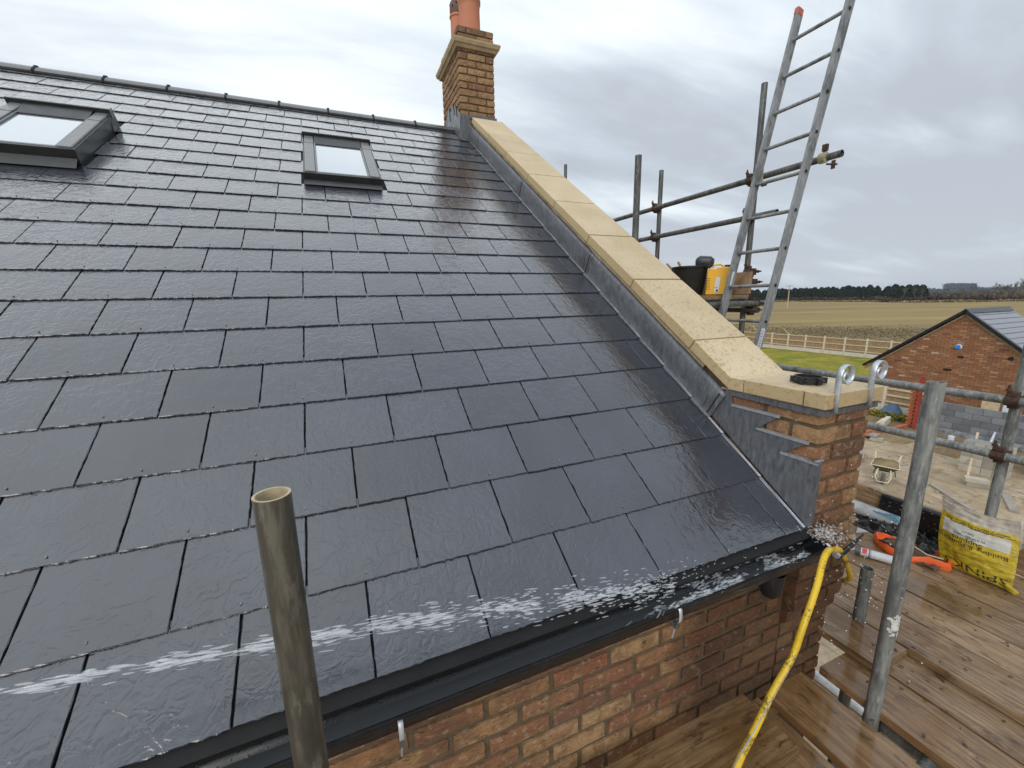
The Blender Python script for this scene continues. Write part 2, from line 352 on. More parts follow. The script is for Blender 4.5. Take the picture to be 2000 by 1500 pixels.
# ------------------------------------------------------------------ mesh builder
class MB:
    def __init__(s): s.v = []; s.f = []; s.r = []; s.cur = 0.0
    def add(s, vs, fs):
        o = len(s.v); s.v += [tuple(p) for p in vs]; s.f += [tuple(i + o for i in f) for f in fs]; s.r += [s.cur] * len(fs); return s
    def box(s, a, b):
        (x0, y0, z0), (x1, y1, z1) = a, b
        return s.add([(x0, y0, z0), (x1, y0, z0), (x1, y1, z0), (x0, y1, z0), (x0, y0, z1), (x1, y0, z1), (x1, y1, z1), (x0, y1, z1)],
                     [(0, 3, 2, 1), (4, 5, 6, 7), (0, 1, 5, 4), (1, 2, 6, 5), (2, 3, 7, 6), (3, 0, 4, 7)])
    def hexa(s, p):   # 8 points, bottom ring then top ring
        return s.add(p, [(0, 3, 2, 1), (4, 5, 6, 7), (0, 1, 5, 4), (1, 2, 6, 5), (2, 3, 7, 6), (3, 0, 4, 7)])
    def obox(s, c, ax, ay, az):   # centre and half axes
        c, ax, ay, az = Vector(c), Vector(ax), Vector(ay), Vector(az)
        return s.hexa([c - ax - ay - az, c + ax - ay - az, c + ax + ay - az, c - ax + ay - az, c - ax - ay + az, c + ax - ay + az, c + ax + ay + az, c - ax + ay + az])
    def beam(s, a, b, w, h, up=(0, 0, 1)):
        a, b = Vector(a), Vector(b); d = (b - a); L = d.length; d.normalize()
        sx = d.cross(Vector(up)).normalized(); sz = sx.cross(d).normalized()
        return s.obox((a + b) / 2, d * L / 2, sx * w / 2, sz * h / 2)
    def tube(s, pts, r, n=12, caps=True, inner=None):
        pts = [Vector(p) for p in pts]; rings = []
        up = Vector((0, 0, 1)); prev = None
        rs = r if isinstance(r, (list, tuple)) else [r] * len(pts)
        for i, p in enumerate(pts):
            d = (pts[min(i + 1, len(pts) - 1)] - pts[max(i - 1, 0)]).normalized()
            if prev is None:
                u = d.cross(up if abs(d.z) < 0.95 else Vector((1, 0, 0))).normalized()
            else: u = (prev - d * prev.dot(d)).normalized()
            prev = u; v = d.cross(u)
            rings.append([p + (u * math.cos(2 * math.pi * k / n) + v * math.sin(2 * math.pi * k / n)) * rs[i] for k in range(n)])
        vs = [q for r_ in rings for q in r_]; fs = []
        for i in range(len(pts) - 1):
            for k in range(n): fs.append((i * n + k, i * n + (k + 1) % n, (i + 1) * n + (k + 1) % n, (i + 1) * n + k))
        if inner is not None:   # open pipe: lip and inner wall at both ends
            m = len(pts)
            for e, ring, dd in ((0, rings[0], (pts[1] - pts[0]).normalized()), (m - 1, rings[-1], (pts[-2] - pts[-1]).normalized())):
                c = pts[e]; o = len(vs)
                ri = [c + (q - c) * (inner / rs[e]) for q in ring]; rd = [q + dd * min(0.12, (pts[0] - pts[-1]).length * .45) for q in ri]
                vs += ri + rd
                for k in range(n):
                    k2 = (k + 1) % n
                    fs.append((e * n + k, e * n + k2, o + k2, o + k)); fs.append((o + k, o + k2, o + n + k2, o + n + k))
                fs.append(tuple(o + n + k for k in range(n)))
        elif caps:
            fs.append(tuple(range(n))[::-1]); fs.append(tuple((len(pts) - 1) * n + k for k in range(n)))
        return s.add(vs, fs)
    def lathe(s, prof, c=(0, 0, 0), n=24):
        c = Vector(c); vs = []; fs = []
        for (r, z) in prof:
            for k in range(n): vs.append(c + Vector((r * math.cos(2 * math.pi * k / n), r * math.sin(2 * math.pi * k / n), z)))
        for i in range(len(prof) - 1):
            for k in range(n): fs.append((i * n + k, i * n + (k + 1) % n, (i + 1) * n + (k + 1) % n, (i + 1) * n + k))
        return s.add(vs, fs)
    def prism(s, poly, fn, t0, t1):   # poly of 2D points; fn(u, v, t) -> point
        n = len(poly); vs = [fn(u, v, t0) for u, v in poly] + [fn(u, v, t1) for u, v in poly]
        fs = [tuple(range(n)), tuple(range(2 * n - 1, n - 1, -1))]
        for k in range(n): fs.append((k, n + k, n + (k + 1) % n, (k + 1) % n))
        return s.add(vs, fs)
    def mesh(s, name, smooth=False):
        me = bpy.data.meshes.new(name); me.from_pydata(s.v, [], s.f)
        at = me.attributes.new('rnd', 'FLOAT', 'FACE'); at.data.foreach_set('value', s.r)
        bm = bmesh.new(); bm.from_mesh(me); bmesh.ops.recalc_face_normals(bm, faces=bm.faces); bm.to_mesh(me); bm.free()
        if smooth:
            for p in me.polygons: p.use_smooth = True
        me.update(); return me
    def build(s, name, m, parent=None, smooth=False, bevel=0, angle=40, kind=None):
        me = s.mesh(name, smooth); me.materials.append(MATS[m] if isinstance(m, str) else m)
        return link(name, me, parent, bevel, smooth, angle, kind)
def smooth_by_angle(me, deg=35):
    bm = bmesh.new(); bm.from_mesh(me)
    for e in bm.edges:
        if len(e.link_faces) == 2 and e.calc_face_angle(0) > R(deg): e.smooth = False
    bm.to_mesh(me); bm.free()
def link(name, me, parent=None, bevel=0, smooth=False, angle=40, kind=None):
    o = bpy.data.objects.new(name, me); COL.objects.link(o)
    if parent: o.parent = parent
    if smooth: smooth_by_angle(me, angle)
    if bevel:
        md = o.modifiers.new('bevel', 'BEVEL'); md.width = bevel; md.segments = 2; md.limit_method = 'ANGLE'; md.angle_limit = R(35)
    if kind: o['kind'] = kind
    return o
def thing(name, label, cat, group=None, loc=None):
    o = bpy.data.objects.new(name, None); COL.objects.link(o); o.empty_display_size = 0.1
    o['label'] = label; o['category'] = cat
    if group: o['group'] = group
    return o
def tag(o, label, cat, group=None):
    o['label'] = label; o['category'] = cat
    if group: o['group'] = group
    return o
def copy_tree(o, parent=None):
    c = o.copy(); COL.objects.link(c)
    if parent: c.parent = parent
    for ch in list(o.children): copy_tree(ch, c)
    return c

def rough_box(lx, ly, lz, nx, ny, nz, jit, rnd_r, seed, amp=1.0):
    """box mesh with softened, uneven edges; origin at its min corner"""
    rg = random.Random(seed); idx = {}; vs = []; fs = []
    def vert(i, j, k):
        key = (i, j, k)
        if key not in idx:
            p = Vector((lx * i / nx, ly * j / ny, lz * k / nz))
            c = Vector((lx, ly, lz)) / 2
            q = Vector((max(rnd_r, min(lx - rnd_r, p.x)), max(rnd_r, min(ly - rnd_r, p.y)), max(rnd_r, min(lz - rnd_r, p.z))))
            d = p - q
            if d.length > 1e-9: p = q + d.normalized() * min(d.length, rnd_r)
            nn = (p - c); nn = Vector((nn.x / lx, nn.y / ly, nn.z / lz)).normalized()
            ns = mnoise.noise(Vector((p.x * 22 + seed * 7.3, p.y * 22, p.z * 30)))
            p += nn * (ns * jit * amp) + Vector([rg.uniform(-1, 1) for _ in range(3)]) * jit * 0.35
            idx[key] = len(vs); vs.append(tuple(p))
        return idx[key]
    for i in range(nx):
        for j in range(ny):
            for k, fl in ((0, 1), (nz, 0)):
                f = (vert(i, j, k), vert(i + 1, j, k), vert(i + 1, j + 1, k), vert(i, j + 1, k)); fs.append(f[::-1] if fl else f)
    for i in range(nx):
        for k in range(nz):
            for j, fl in ((0, 0), (ny, 1)):
                f = (vert(i, j, k), vert(i + 1, j, k), vert(i + 1, j, k + 1), vert(i, j, k + 1)); fs.append(f[::-1] if fl else f)
    for j in range(ny):
        for k in range(nz):
            for i, fl in ((0, 1), (nx, 0)):
                f = (vert(i, j, k), vert(i, j + 1, k), vert(i, j + 1, k + 1), vert(i, j, k + 1)); fs.append(f[::-1] if fl else f)
    b = MB(); b.add(vs, fs); return b
BR = {}
def brick_mesh(kind, mat, var):
    key = (kind, mat, var)
    if key not in BR:
        L = {'s': 0.215, 'h': 0.102, 'q': 0.05}[kind]
        b = rough_box(L - .004, 0.102, 0.0615, 6 if kind == 's' else 3, 2, 3, 0.0026, 0.007, hash(key) % 997 if False else (var * 13 + ord(kind) + len(mat)))
        me = b.mesh('brick', True); me.materials.append(MATS[mat]); smooth_by_angle(me, 50); BR[key] = me
    return BR[key]
NBR = [0]
def brick(parent, mat, kind, x, y, z, rot=0, mirror=False):
    """brick with its outer long face on the plane through (x, y); rot about z"""
    NBR[0] += 1
    o = bpy.data.objects.new('brick', brick_mesh(kind, mat, random.randrange(6))); COL.objects.link(o)
    o.parent = parent; o.location = (x, y, z); o.rotation_euler = (random.uniform(-.006, .006), random.uniform(-.008, .008), rot + random.uniform(-.006, .006))
    return o

# ================================================================== GROUND
GZ = -4.1
def field_mat():
    b = NB('stubble_field')
    x, y, z = b.xyz()
    wv = b.ma('ADD', b.ma('MULTIPLY', x, 0.39), b.ma('MULTIPLY', y, 0.92))
    uv = b.ma('SUBTRACT', b.ma('MULTIPLY', x, 0.92), b.ma('MULTIPLY', y, 0.39))
    cb = b.t.nodes.new('ShaderNodeCombineXYZ'); b.L(wv, cb.inputs[0]); b.L(uv, cb.inputs[1]); v = cb.outputs[0]
    s1 = b.noise(0.15, 5, 0.62, v, (1, 0.03, 1)); s2 = b.noise(0.5, 4, 0.6, v, (1, 0.04, 1)); n = b.noise(0.8, 5, 0.7)
    c = b.ramp(s1, [(0.34, (0.12, 0.085, 0.050)), (0.43, (0.36, 0.27, 0.115)), (0.50, (0.24, 0.175, 0.09)), (0.56, (0.43, 0.325, 0.125)), (0.64, (0.16, 0.115, 0.065))])
    c = b.mix(b.mr(s2, 0.4, 0.65, 0, 0.45), c, (0.155, 0.115, 0.065))
    c = b.mix(b.mr(n, 0.5, 0.75, 0, 0.4), c, (0.23, 0.19, 0.09))
    # rough grass strip between the stubble and the fence
    rg = b.mr(wv, 66, 56)
    c = b.mix(b.ma('MULTIPLY', rg, 0.8), c, b.mix(b.mr(n, 0.4, 0.65), (0.17, 0.13, 0.078), (0.27, 0.215, 0.12)))
    far = b.mr(wv, 310, 340)
    c = b.mix(far, c, b.ramp(s1, [(0.4, (0.17, 0.20, 0.09)), (0.6, (0.25, 0.24, 0.12))]))
    return b.done(c, 0.95, b.bump(n, 0.5, 0.1), spec=0.1)
MATS['field'] = field_mat()
g = MB(); g.add([(-3000, -1500, GZ - .008), (5000, -1500, GZ - .008), (5000, 5000, GZ - .008), (-3000, 5000, GZ - .008)], [(0, 1, 2, 3)])
g = g.build('field', 'field', kind='structure')
def lawn_mat():
    b = NB('lawn')
    n = b.noise(0.7, 5, 0.65); m = b.noise(14, 5, 0.7); k = b.noise(3, 4, 0.6, sc=(0.4, 1, 1))
    c = b.mix(b.mr(n, 0.38, 0.62), (0.19, 0.20, 0.028), (0.34, 0.285, 0.055))
    c = b.mix(b.mr(k, 0.55, 0.75, 0, 0.6), c, (0.08, 0.10, 0.02))
    c = b.mix(b.mr(m, 0.5, 0.8, 0, 0.4), c, (0.10, 0.12, 0.02))
    return b.done(c, 0.95, b.bump(m, 0.8, 0.05), spec=0.1)
MATS['lawn'] = lawn_mat()
l = MB(); l.add([(20, 7.0, GZ - .004), (38.5, 7.0, GZ - .004), (38.5, 60, GZ - .004), (20, 60, GZ - .004)], [(0, 1, 2, 3)]); l.build('lawn', 'lawn', kind='structure')
def slab_mat():
    b = NB('site_slab')
    n = b.noise(1.1, 6, 0.68); m = b.noise(6, 5, 0.7); s = b.noise(3, 4, 0.6, sc=(1, 0.25, 1), dist=1.0)
    c = b.mix(b.mr(n, 0.38, 0.62), (0.36, 0.275, 0.175), (0.50, 0.41, 0.285))
    c = b.mix(b.mr(m, 0.5, 0.72, 0, 0.6), c, (0.27, 0.195, 0.115))
    c = b.mix(b.mr(s, 0.52, 0.62, 0, 0.7), c, (0.29, 0.20, 0.115))
    c = b.mix(b.mr(b.noise(2.2, 5, 0.7, sc=(0.35, 1, 1), off=(7, 3, 0)), 0.55, 0.63, 0, 0.6), c, (0.20, 0.14, 0.085))
    c = b.mix(b.mr(b.noise(30, 4, 0.7), 0.62, 0.72, 0, 0.4), c, (0.17, 0.125, 0.08))
    wet = b.mr(b.noise(0.55, 4, 0.55, off=(5, 1, 0)), 0.5, 0.62)
    c = b.mix(b.ma('MULTIPLY', wet, 0.25), c, (0.24, 0.19, 0.13))
    return b.done(c, b.mr(wet, 0, 1, 0.75, 0.35), b.bump(b.ma('ADD', m, b.noise(30, 4, 0.7)), 0.4, 0.02), spec=0.3)
MATS['slab'] = slab_mat()
l = MB(); l.add([(-8, -12, GZ), (18.6, -12, GZ), (18.6, 7.6, GZ), (-8, 14, GZ)], [(0, 1, 2, 3)]); l.build('concrete_slab', 'slab', kind='structure')
def soil_mat():
    b = NB('soil')
    n = b.noise(1.6, 6, 0.7); m = b.noise(9, 5, 0.7)
    c = b.mix(b.mr(n, 0.4, 0.62), (0.19, 0.125, 0.06), (0.29, 0.215, 0.12))
    c = b.mix(b.mr(m, 0.55, 0.7, 0, 0.6), c, (0.10, 0.07, 0.04))
    return b.done(c, 0.8, b.bump(m, 0.7, 0.05), spec=0.3)
MATS['soil'] = soil_mat()
# uneven soil between slab, lawn and fence
sm = MB(); NX, NY = 30, 40; vs = []; fs = []
for i in range(NX + 1):
    for j in range(NY + 1):
        x = 17.5 + 4.2 * i / NX; y = -6 + 18.5 * j / NY
        e = min(i, NX - i, j, NY - j) / 3.0
        vs.append((x, y, GZ - .002 + max(0, mnoise.noise(Vector((x * .8, y * .8, 3))) * .10 + .02) * min(1, e) ))
for i in range(NX):
    for j in range(NY): fs.append((i * (NY + 1) + j, (i + 1) * (NY + 1) + j, (i + 1) * (NY + 1) + j + 1, i * (NY + 1) + j + 1))
sm.add(vs, fs); sm.build('soil', 'soil', kind='structure', smooth=True)

# far low hills with woods on them
MATS['far_wood'] = simple('hazed_woodland', (0.050, 0.066, 0.078), 1.0, 0.25, 0.03, 0)  # blue-grey of distance haze is mixed into this base colour
MATS['far_land'] = simple('far_farmland', (0.13, 0.14, 0.085), 1.0, 0.35, 0.006, 0)
hl = MB(); pts = []
for i in range(60):
    a = -0.4 + 2.6 * i / 59; r0, r1 = 1700, 3200
    h = 10 + 10 * mnoise.noise(Vector((a * 3, 0, 0))) + 8
    pts.append([(r0 * math.cos(a), r0 * math.sin(a), GZ - 1), ((r0 + 500) * math.cos(a), (r0 + 500) * math.sin(a), GZ + h * .6), (r1 * math.cos(a), r1 * math.sin(a), GZ + h), (r1 * 1.3 * math.cos(a), r1 * 1.3 * math.sin(a), GZ - 2)])
vs = [p for q in pts for p in q]; fs = [(i * 4 + j, (i + 1) * 4 + j, (i + 1) * 4 + j + 1, i * 4 + j + 1) for i in range(59) for j in range(3)]
hl.add(vs, fs); hl.build('hills', 'far_wood', kind='structure', smooth=True)

# ================================================================== TREES
def leaf_mat(name, c1, c2, c3):
    b = NB(name)
    at = b.attr('rnd').outputs['Fac']
    c = b.ramp(at, [(0, c1), (0.5, c2), (1, c3)])
    tone = b.mr(b.rnd, 0, 1, 0.85, 1.15)
    sc = b.t.nodes.new('ShaderNodeVectorMath'); sc.operation = 'SCALE'; b.L(c, sc.inputs[0]); b.L(tone, sc.inputs['Scale'])
    return b.done(sc.outputs[0], 0.9, spec=0.15)
MATS['conifer'] = leaf_mat('conifer_foliage', (0.012, 0.022, 0.016), (0.022, 0.038, 0.026), (0.040, 0.056, 0.036))
MATS['bare'] = leaf_mat('bare_twigs', (0.085, 0.070, 0.050), (0.13, 0.11, 0.075), (0.17, 0.145, 0.095))
MATS['scrub'] = leaf_mat('winter_hedge', (0.055, 0.040, 0.032), (0.085, 0.062, 0.045), (0.12, 0.095, 0.055))
MATS['bark'] = simple('bark', (0.10, 0.075, 0.05), 0.9, 0.3, 3, 0.4, 0.02)
MATS['dry_grass'] = leaf_mat('dry_grass', (0.15, 0.115, 0.07), (0.22, 0.175, 0.10), (0.30, 0.24, 0.135))
def leafquad(b, p, s, rg):
    n = Vector((rg.uniform(-1, 1), rg.uniform(-1, 1), rg.uniform(-.4, 1))).normalized()
    u = n.orthogonal().normalized(); v = n.cross(u); a = rg.uniform(0, 6.28); u, v = u * math.cos(a) + v * math.sin(a), v * math.cos(a) - u * math.sin(a)
    b.add([p - u * s - v * s * .6, p + u * s - v * s * .5, p + u * s * .8 + v * s * .6, p - u * s * .7 + v * s * .5], [(0, 1, 2, 3)])
def conifer_mesh(seed, H=10.0, W=3.0):
    rg = random.Random(seed); b = MB()
    for i in range(2100):
        h = rg.random() ** .8; top = 1 - .10 * rg.random()
        prof = (1 - h ** 4.5) * .85 + .18
        ang = rg.uniform(0, 6.28); lump = 1 + .28 * mnoise.noise(Vector((math.cos(ang) * 1.6 + seed, math.sin(ang) * 1.6, h * 5)))
        rr = W * prof * lump * (rg.random() ** .3)
        b.cur = min(1, max(0, .45 + .6 * mnoise.noise(Vector((ang * 1.3, h * 7, seed))) + rg.uniform(-.2, .2)))
        leafquad(b, Vector((rr * math.cos(ang), rr * math.sin(ang), .3 + h * (H - .5))), rg.uniform(.22, .5), rg)
    for k in range(5):
        z = H - .4; x, y = rg.uniform(-.8, .8), rg.uniform(-.8, .8)
        for i in range(30):
            t = rg.random(); leafquad(b, Vector((x + rg.gauss(0, .25) * (1 - t), y + rg.gauss(0, .25) * (1 - t), z - .6 + t * rg.uniform(.6, 1.5))), .22, rg)
    m = b.mesh('crown'); m.materials.append(MATS['conifer']); return m
def bare_mesh(seed, H=9.0):
    rg = random.Random(seed); b = MB()
    def branch(p, d, L, r, lev):
        q = p + d * L; b.cur = rg.random()
        b.tube([p, (p + q) / 2 + Vector((rg.uniform(-1, 1), rg.uniform(-1, 1), 0)) * L * .06, q], [r, r * .8, r * .6], 4, caps=False)
        if lev == 0:
            return
        for k in range(4 if lev > 1 else 6):
            dd = (d + Vector((rg.uniform(-1, 1), rg.uniform(-1, 1), rg.uniform(-.2, .7))) * .75).normalized()
            branch(p + (q - p) * rg.uniform(.35, 1), dd, L * rg.uniform(.5, .75), max(.022, r * .5), lev - 1)
    branch(Vector((0, 0, H * .18)), Vector((0, 0, 1)), H * .38, .22, 4)
    m = b.mesh('crown'); m.materials.append(MATS['bare']); return m
def trunk_mesh(H, r):
    b = MB(); b.tube([(0, 0, -.2), (0.02, 0, H * .4), (0, .05, H * .85)], [r, r * .7, r * .2], 8); m = b.mesh('trunk', True); m.materials.append(MATS['bark']); return m
cmesh = [conifer_mesh(i) for i in range(4)]; ctr = trunk_mesh(10, .25)
bmesh_ = [bare_mesh(20 + i) for i in range(3)]; btr = trunk_mesh(5, .26)
def tree(kind, x, y, sx, sz, var, label, group, rot):
    o = thing('conifer_tree' if kind == 'c' else 'bare_tree', label, 'tree', group)
    c = link('crown', (cmesh if kind == 'c' else bmesh_)[var], o); t = link('trunk', ctr if kind == 'c' else btr, o)
    o.location = (x, y, GZ); o.scale = (sx, sx, sz); o.rotation_euler = (0, 0, rot); return o
rg = random.Random(3)
A, B = Vector((267.1, 207.7)), Vector((351.9, 172))
N = 30
for i in range(-9, N + 1):
    p = A.lerp(B, i / N); t = i / N
    tree('c', p.x + rg.uniform(-1.5, 1.5), p.y + rg.uniform(-.5, .5), rg.uniform(.88, 1.12), rg.uniform(.86, .98) * (0.90 + .16 * max(0, t)), rg.randrange(4),
         'dark evergreen in the long windbreak row at the far edge of the field', 'conifers of the long windbreak row', rg.uniform(0, 6))
A, B = Vector((332, 156)), Vector((352.4, 147.4))
for i in range(6):
    p = A.lerp(B, i / 5)
    tree('c', p.x, p.y, rg.uniform(.9, 1.1), rg.uniform(.88, 1.02), rg.randrange(4), 'dark evergreen in the short clump right of the gap in the windbreak', 'conifers of the short clump', rg.uniform(0, 6))
for i, (x, y, s) in enumerate(((334.2, 148.4, .85), (340.6, 145.7, .9), (344.8, 143.9, .8))):
    tree('b', x, y, s * .8, s, i % 3, ['pale leafless tree in front of the middle of the short conifer clump', 'pale leafless tree right of the middle of the short conifer clump', 'pale leafless tree at the right end of the short conifer clump'][i], 'bare trees in front of the conifers', i * 2.1)
spots = [(430, 165, .9), (410, 150, .8), (400, 140, 1.1), (420, 133, .9), (370, 120, 1.1), (330, 103, .95), (335, 99, 1.2), (320, 92, 1.25), (330, 89, 1.1), (345, 108, .9), (352, 104, 1.0), (318, 96, 1.0), (300, 86, 1.2)]
for i, (x, y, s) in enumerate(spots):
    tree('b', x, y, s, s, i % 3, 'leafless hedgerow tree far right beyond the field', 'bare hedgerow trees far right', i * 1.7)
ORD = ['leftmost', 'second', 'third', 'fourth', 'fifth', 'sixth', 'seventh', 'eighth', 'ninth', 'tenth', 'eleventh', 'twelfth', 'rightmost']
def from_left(o):
    d = Vector(o.location) - CAMPOS; return d.dot(right) / d.dot(fwd)
for grp, fmt, last in (('conifers of the short clump', '%s dark evergreen%s in the short clump right of the windbreak gap', 'rightmost'),
                       ('bare hedgerow trees far right', '%s leafless hedgerow tree%s beyond the field, right of the evergreens', 'rightmost')):
    os_ = sorted([o for o in COL.objects if o.get('group') == grp], key=from_left)
    for i_, o in enumerate(os_):
        w_ = last if i_ == len(os_) - 1 else ORD[i_]
        o['label'] = fmt % (w_, '' if w_.endswith('most') else ' from the left')
# hedgerows and far woodland read as masses
def mass(name, pts, h, wdt, n, mat, qs, seed):
    rg = random.Random(seed); b = MB()
    for i in range(n):
        k = rg.randrange(len(pts) - 1); t = rg.random(); p = Vector(pts[k]).lerp(Vector(pts[k + 1]), t)
        hh = h * ((0.95 + .08 * mnoise.noise(Vector((p.x * .05, p.y * .07, seed)))) if name == 'far_wood' else 0.75 + .5 * mnoise.noise(Vector((p.x * .09, p.y * .13, seed))))
        b.cur = min(1, max(0, .5 + .7 * mnoise.noise(Vector((p.x * .3, p.y * .3, rg.random() * 2)))))
        q = Vector((p.x + rg.gauss(0, wdt), p.y + rg.gauss(0, wdt), GZ + rg.random() ** .8 * hh)); leafquad(b, q, rg.uniform(.5, 1.2) * qs, rg)
    return b.build(name, mat, kind='stuff')
mass('hedgerow', [(290, 240), (284, 190), (278, 134), (262, 122), (258, 108), (270, 96), (300, 80)], 3.0, 1.0, 9000, 'scrub', .55, 4)
mass('distant_hedgerow', [(520, 235), (480, 190), (430, 150), (400, 118), (380, 100)], 3.6, 5, 5000, 'scrub', 1.1, 5)
mass('rough_grass', [(50, 44), (60, 32), (70, 22)], .32, 5.5, 9000, 'dry_grass', .09, 6)
mass('verge_grass', [(288, 232), (278, 175), (272, 134), (255, 110), (262, 95), (290, 80)], 1.0, 1.2, 4000, 'dry_grass', .45, 7)
mass('far_wood', [(2059, 802), (2100, 784), (2152, 762)], 33, 4, 7000, 'far_wood', 2.4, 9)
mass('far_wood_edge', [(1480, 690), (1500, 600), (1490, 500), (1500, 400), (1490, 330), (1500, 260)], 13, 10, 9000, 'far_wood', 2.6, 10)
# utility pole in the field
t = thing('utility_pole', 'thin timber utility pole standing alone in the stubble field', 'utility pole')
b = MB(); b.tube([(152, 100.3, GZ), (152, 100.3, GZ + 8.2)], [.17, .12], 8); b.build('pole', 'pale_timber', t)
b = MB(); b.beam((151.3, 101.0, GZ + 7.9), (152.7, 99.6, GZ + 7.9), .12, .12); b.build('crossarm', 'bark', t)

# ================================================================== FENCES
MATS['concrete_post'] = simple('concrete_post', (0.62, 0.54, 0.42), 0.85, 0.12, 5, 0.3, 0.004)
MATS['gravel_board'] = simple('gravel_board', (0.60, 0.56, 0.48), 0.85, 0.14, 4, 0.3, 0.004)
MATS['feather'] = simple('featheredge_timber', (0.36, 0.245, 0.14), 0.85, 0.25, 6, 0.4, 0.004)
MATS['rail_timber'] = simple('rail_timber', (0.58, 0.47, 0.32), 0.85, 0.15, 5, 0.3, 0.003)
def fence(name, label, x, ys, h, slatw, yhi_gravel=.3, posts_extra=()):
    f = thing(name, label, 'fence')
    pb = MB().box((-.055, -.055, 0), (.055, .055, h + .06)); pm = pb.mesh('post'); pm.materials.append(MATS['concrete_post'])
    for y in ys:
        o = link('post', pm, f); o.location = (x, y, GZ)
    bay = abs(ys[1] - ys[0])
    gm = MB().box((-.02, .06, 0), (.02, bay - .06, yhi_gravel)).mesh('gravel_board'); gm.materials.append(MATS['gravel_board'])
    rm = MB().box((-.045, .06, 0), (-.012, bay - .06, .075)).mesh('rail'); rm.materials.append(MATS['rail_timber'])
    slat = MB(); n = int((bay - .12) / slatw)
    for i in range(n):
        y0 = .06 + i * slatw; slat.cur = random.random(); d = random.uniform(-.003, .003)
        slat.hexa([(-.010 + d, y0, yhi_gravel), (.012, y0, yhi_gravel), (.012, y0 + slatw * 1.02, yhi_gravel), (.006 + d, y0 + slatw * 1.02, yhi_gravel),
                   (-.010 + d, y0, h - .02), (.012, y0, h - .02), (.012, y0 + slatw * 1.02, h - .02), (.006 + d, y0 + slatw * 1.02, h - .02)])
    sme = slat.mesh('slat_boards'); sme.materials.append(MATS['feather'])
    for y in sorted(ys)[:-1]:
        o = link('gravel_board', gm, f); o.location = (x, y, GZ)
        for zz_ in (yhi_gravel + .10, yhi_gravel + (h - yhi_gravel) * .5, h - .1):
            o = link('rail', rm, f); o.location = (x, y, GZ + zz_)
        o = link('slat_boards', sme, f); o.location = (x, y, GZ); o['kind'] = 'stuff'
    return f
fence('long_fence', 'long timber panel fence with concrete posts between lawn and field', 38.6, [11.73 + 1.55 * i for i in range(26)], 1.42, .07)
fence('near_fence', 'short run of timber panel fence behind the toothed brick end and red post', 21.0, [6.95, 8.33, 9.71, 11.09], 1.24, .078, .50)
# small cranked barbed-wire stays on two posts
for i, y in enumerate((24.13 + .0, 27.23)):
    b = MB(); b.tube([(38.6, y, GZ + 1.4), (38.6, y + .55, GZ + 1.95)], .02, 6)
    tag(b.build('fence_stay', 'concrete_post'), ['pale slanting stay on top of the long fence, just right of the ladder', 'pale slanting stay on top of the long fence, seen left of the ladder foot'][i], 'stay')

# ================================================================== GARAGE
gx0, gx1 = 22.0, 25.3; gy, gz = 6.77, 0.20; ey, ez = 2.73, 2.28   # apex, half width and rise
gar = thing('brick_garage', 'red-brown brick garage with slate roof and blue alarm box on its gable', 'garage')
core = MB(); core.hexa([(gx0 + .02, gy - ey + .05, GZ), (gx1, gy - ey + .05, GZ), (gx1, gy + ey - .05, GZ), (gx0 + .02, gy + ey - .05, GZ),
                        (gx0 + .02, gy - ey + .05, gz - ez - .1), (gx1, gy - ey + .05, gz - ez - .1), (gx1, gy + ey - .05, gz - ez - .1), (gx0 + .02, gy + ey - .05, gz - ez - .1)])
core.prism([(gy - ey + .05, gz - ez - .1), (gy + ey - .05, gz - ez - .1), (gy, gz - .15)], lambda u, v, t: (t, u, v), gx0 + .02, gx1)
MATS['garage_mortar'] = simple('garage_mortar', (0.26, 0.175, 0.105), 0.9, 0.2, 3, .2)
wall = core.build('gable_wall', 'garage_mortar', gar)
bw = MB(); rr = random.Random(5); z = GZ; row = 0
while z < gz - .2:
    off = .1125 * (row % 2); y = gy - ey + .02 - off
    while y < gy + ey:
        y0, y1 = max(y, gy - ey + .02), min(y + .215, gy + ey - .02)
        lim = gz - .16 - abs((y0 + y1) / 2 - gy) * ez / ey
        if y1 - y0 > .04 and z + .065 < lim:
            bw.cur = rr.random(); d = rr.uniform(0, .006)
            bw.box((gx0 - d, y0, z), (gx0 + .03, y1, z + .065))
        y += .225
    z += .075; row += 1
o = bw.build('brickwork', 'garage_brick', gar, kind='stuff')
MATS['garage_slate'] = simple('garage_slate', (0.24, 0.25, 0.28), 0.28, 0.08, 3, 0.2, 0.002)
for sgn in (-1, 1):
    L = math.hypot(ey, ez); ncr = 15
    for k in range(ncr):
        a0, a1 = k / ncr, (k + 1.12) / ncr
        P = lambda t, n_: (gy + sgn * (ey + .12) * t, gz - (ez + .1) * t + n_)
        m_ = MB(); q0, q1 = P(a0, .005), P(min(a1, 1.02), .035)
        m_.hexa([(gx0 - .06, q0[0], q0[1] - .01), (gx1 + .1, q0[0], q0[1] - .01), (gx1 + .1, q1[0], q1[1] - .015), (gx0 - .06, q1[0], q1[1] - .015),
                 (gx0 - .06, q0[0], q0[1]), (gx1 + .1, q0[0], q0[1]), (gx1 + .1, q1[0], q1[1]), (gx0 - .06, q1[0], q1[1])])
        m_.build('slate_course', 'garage_slate', gar)
    vb = MB(); p0, p1 = (gy, gz + .05), (gy + sgn * (ey + .2), gz - ez - .1)
    vb.beam((gx0 - .07, p0[0], p0[1] - .05), (gx0 - .07, p1[0], p1[1] - .05), .10, .15, up=(1, 0, 0)); vb.build('verge_trim', 'gutter', gar)
    tb = MB(); tb.beam((gx0 - .015, p0[0], p0[1] - .19), (gx0 - .015, p1[0], p1[1] - .19), .06, .07, up=(1, 0, 0)); tb.build('verge_brick_course', 'board_edge', gar)
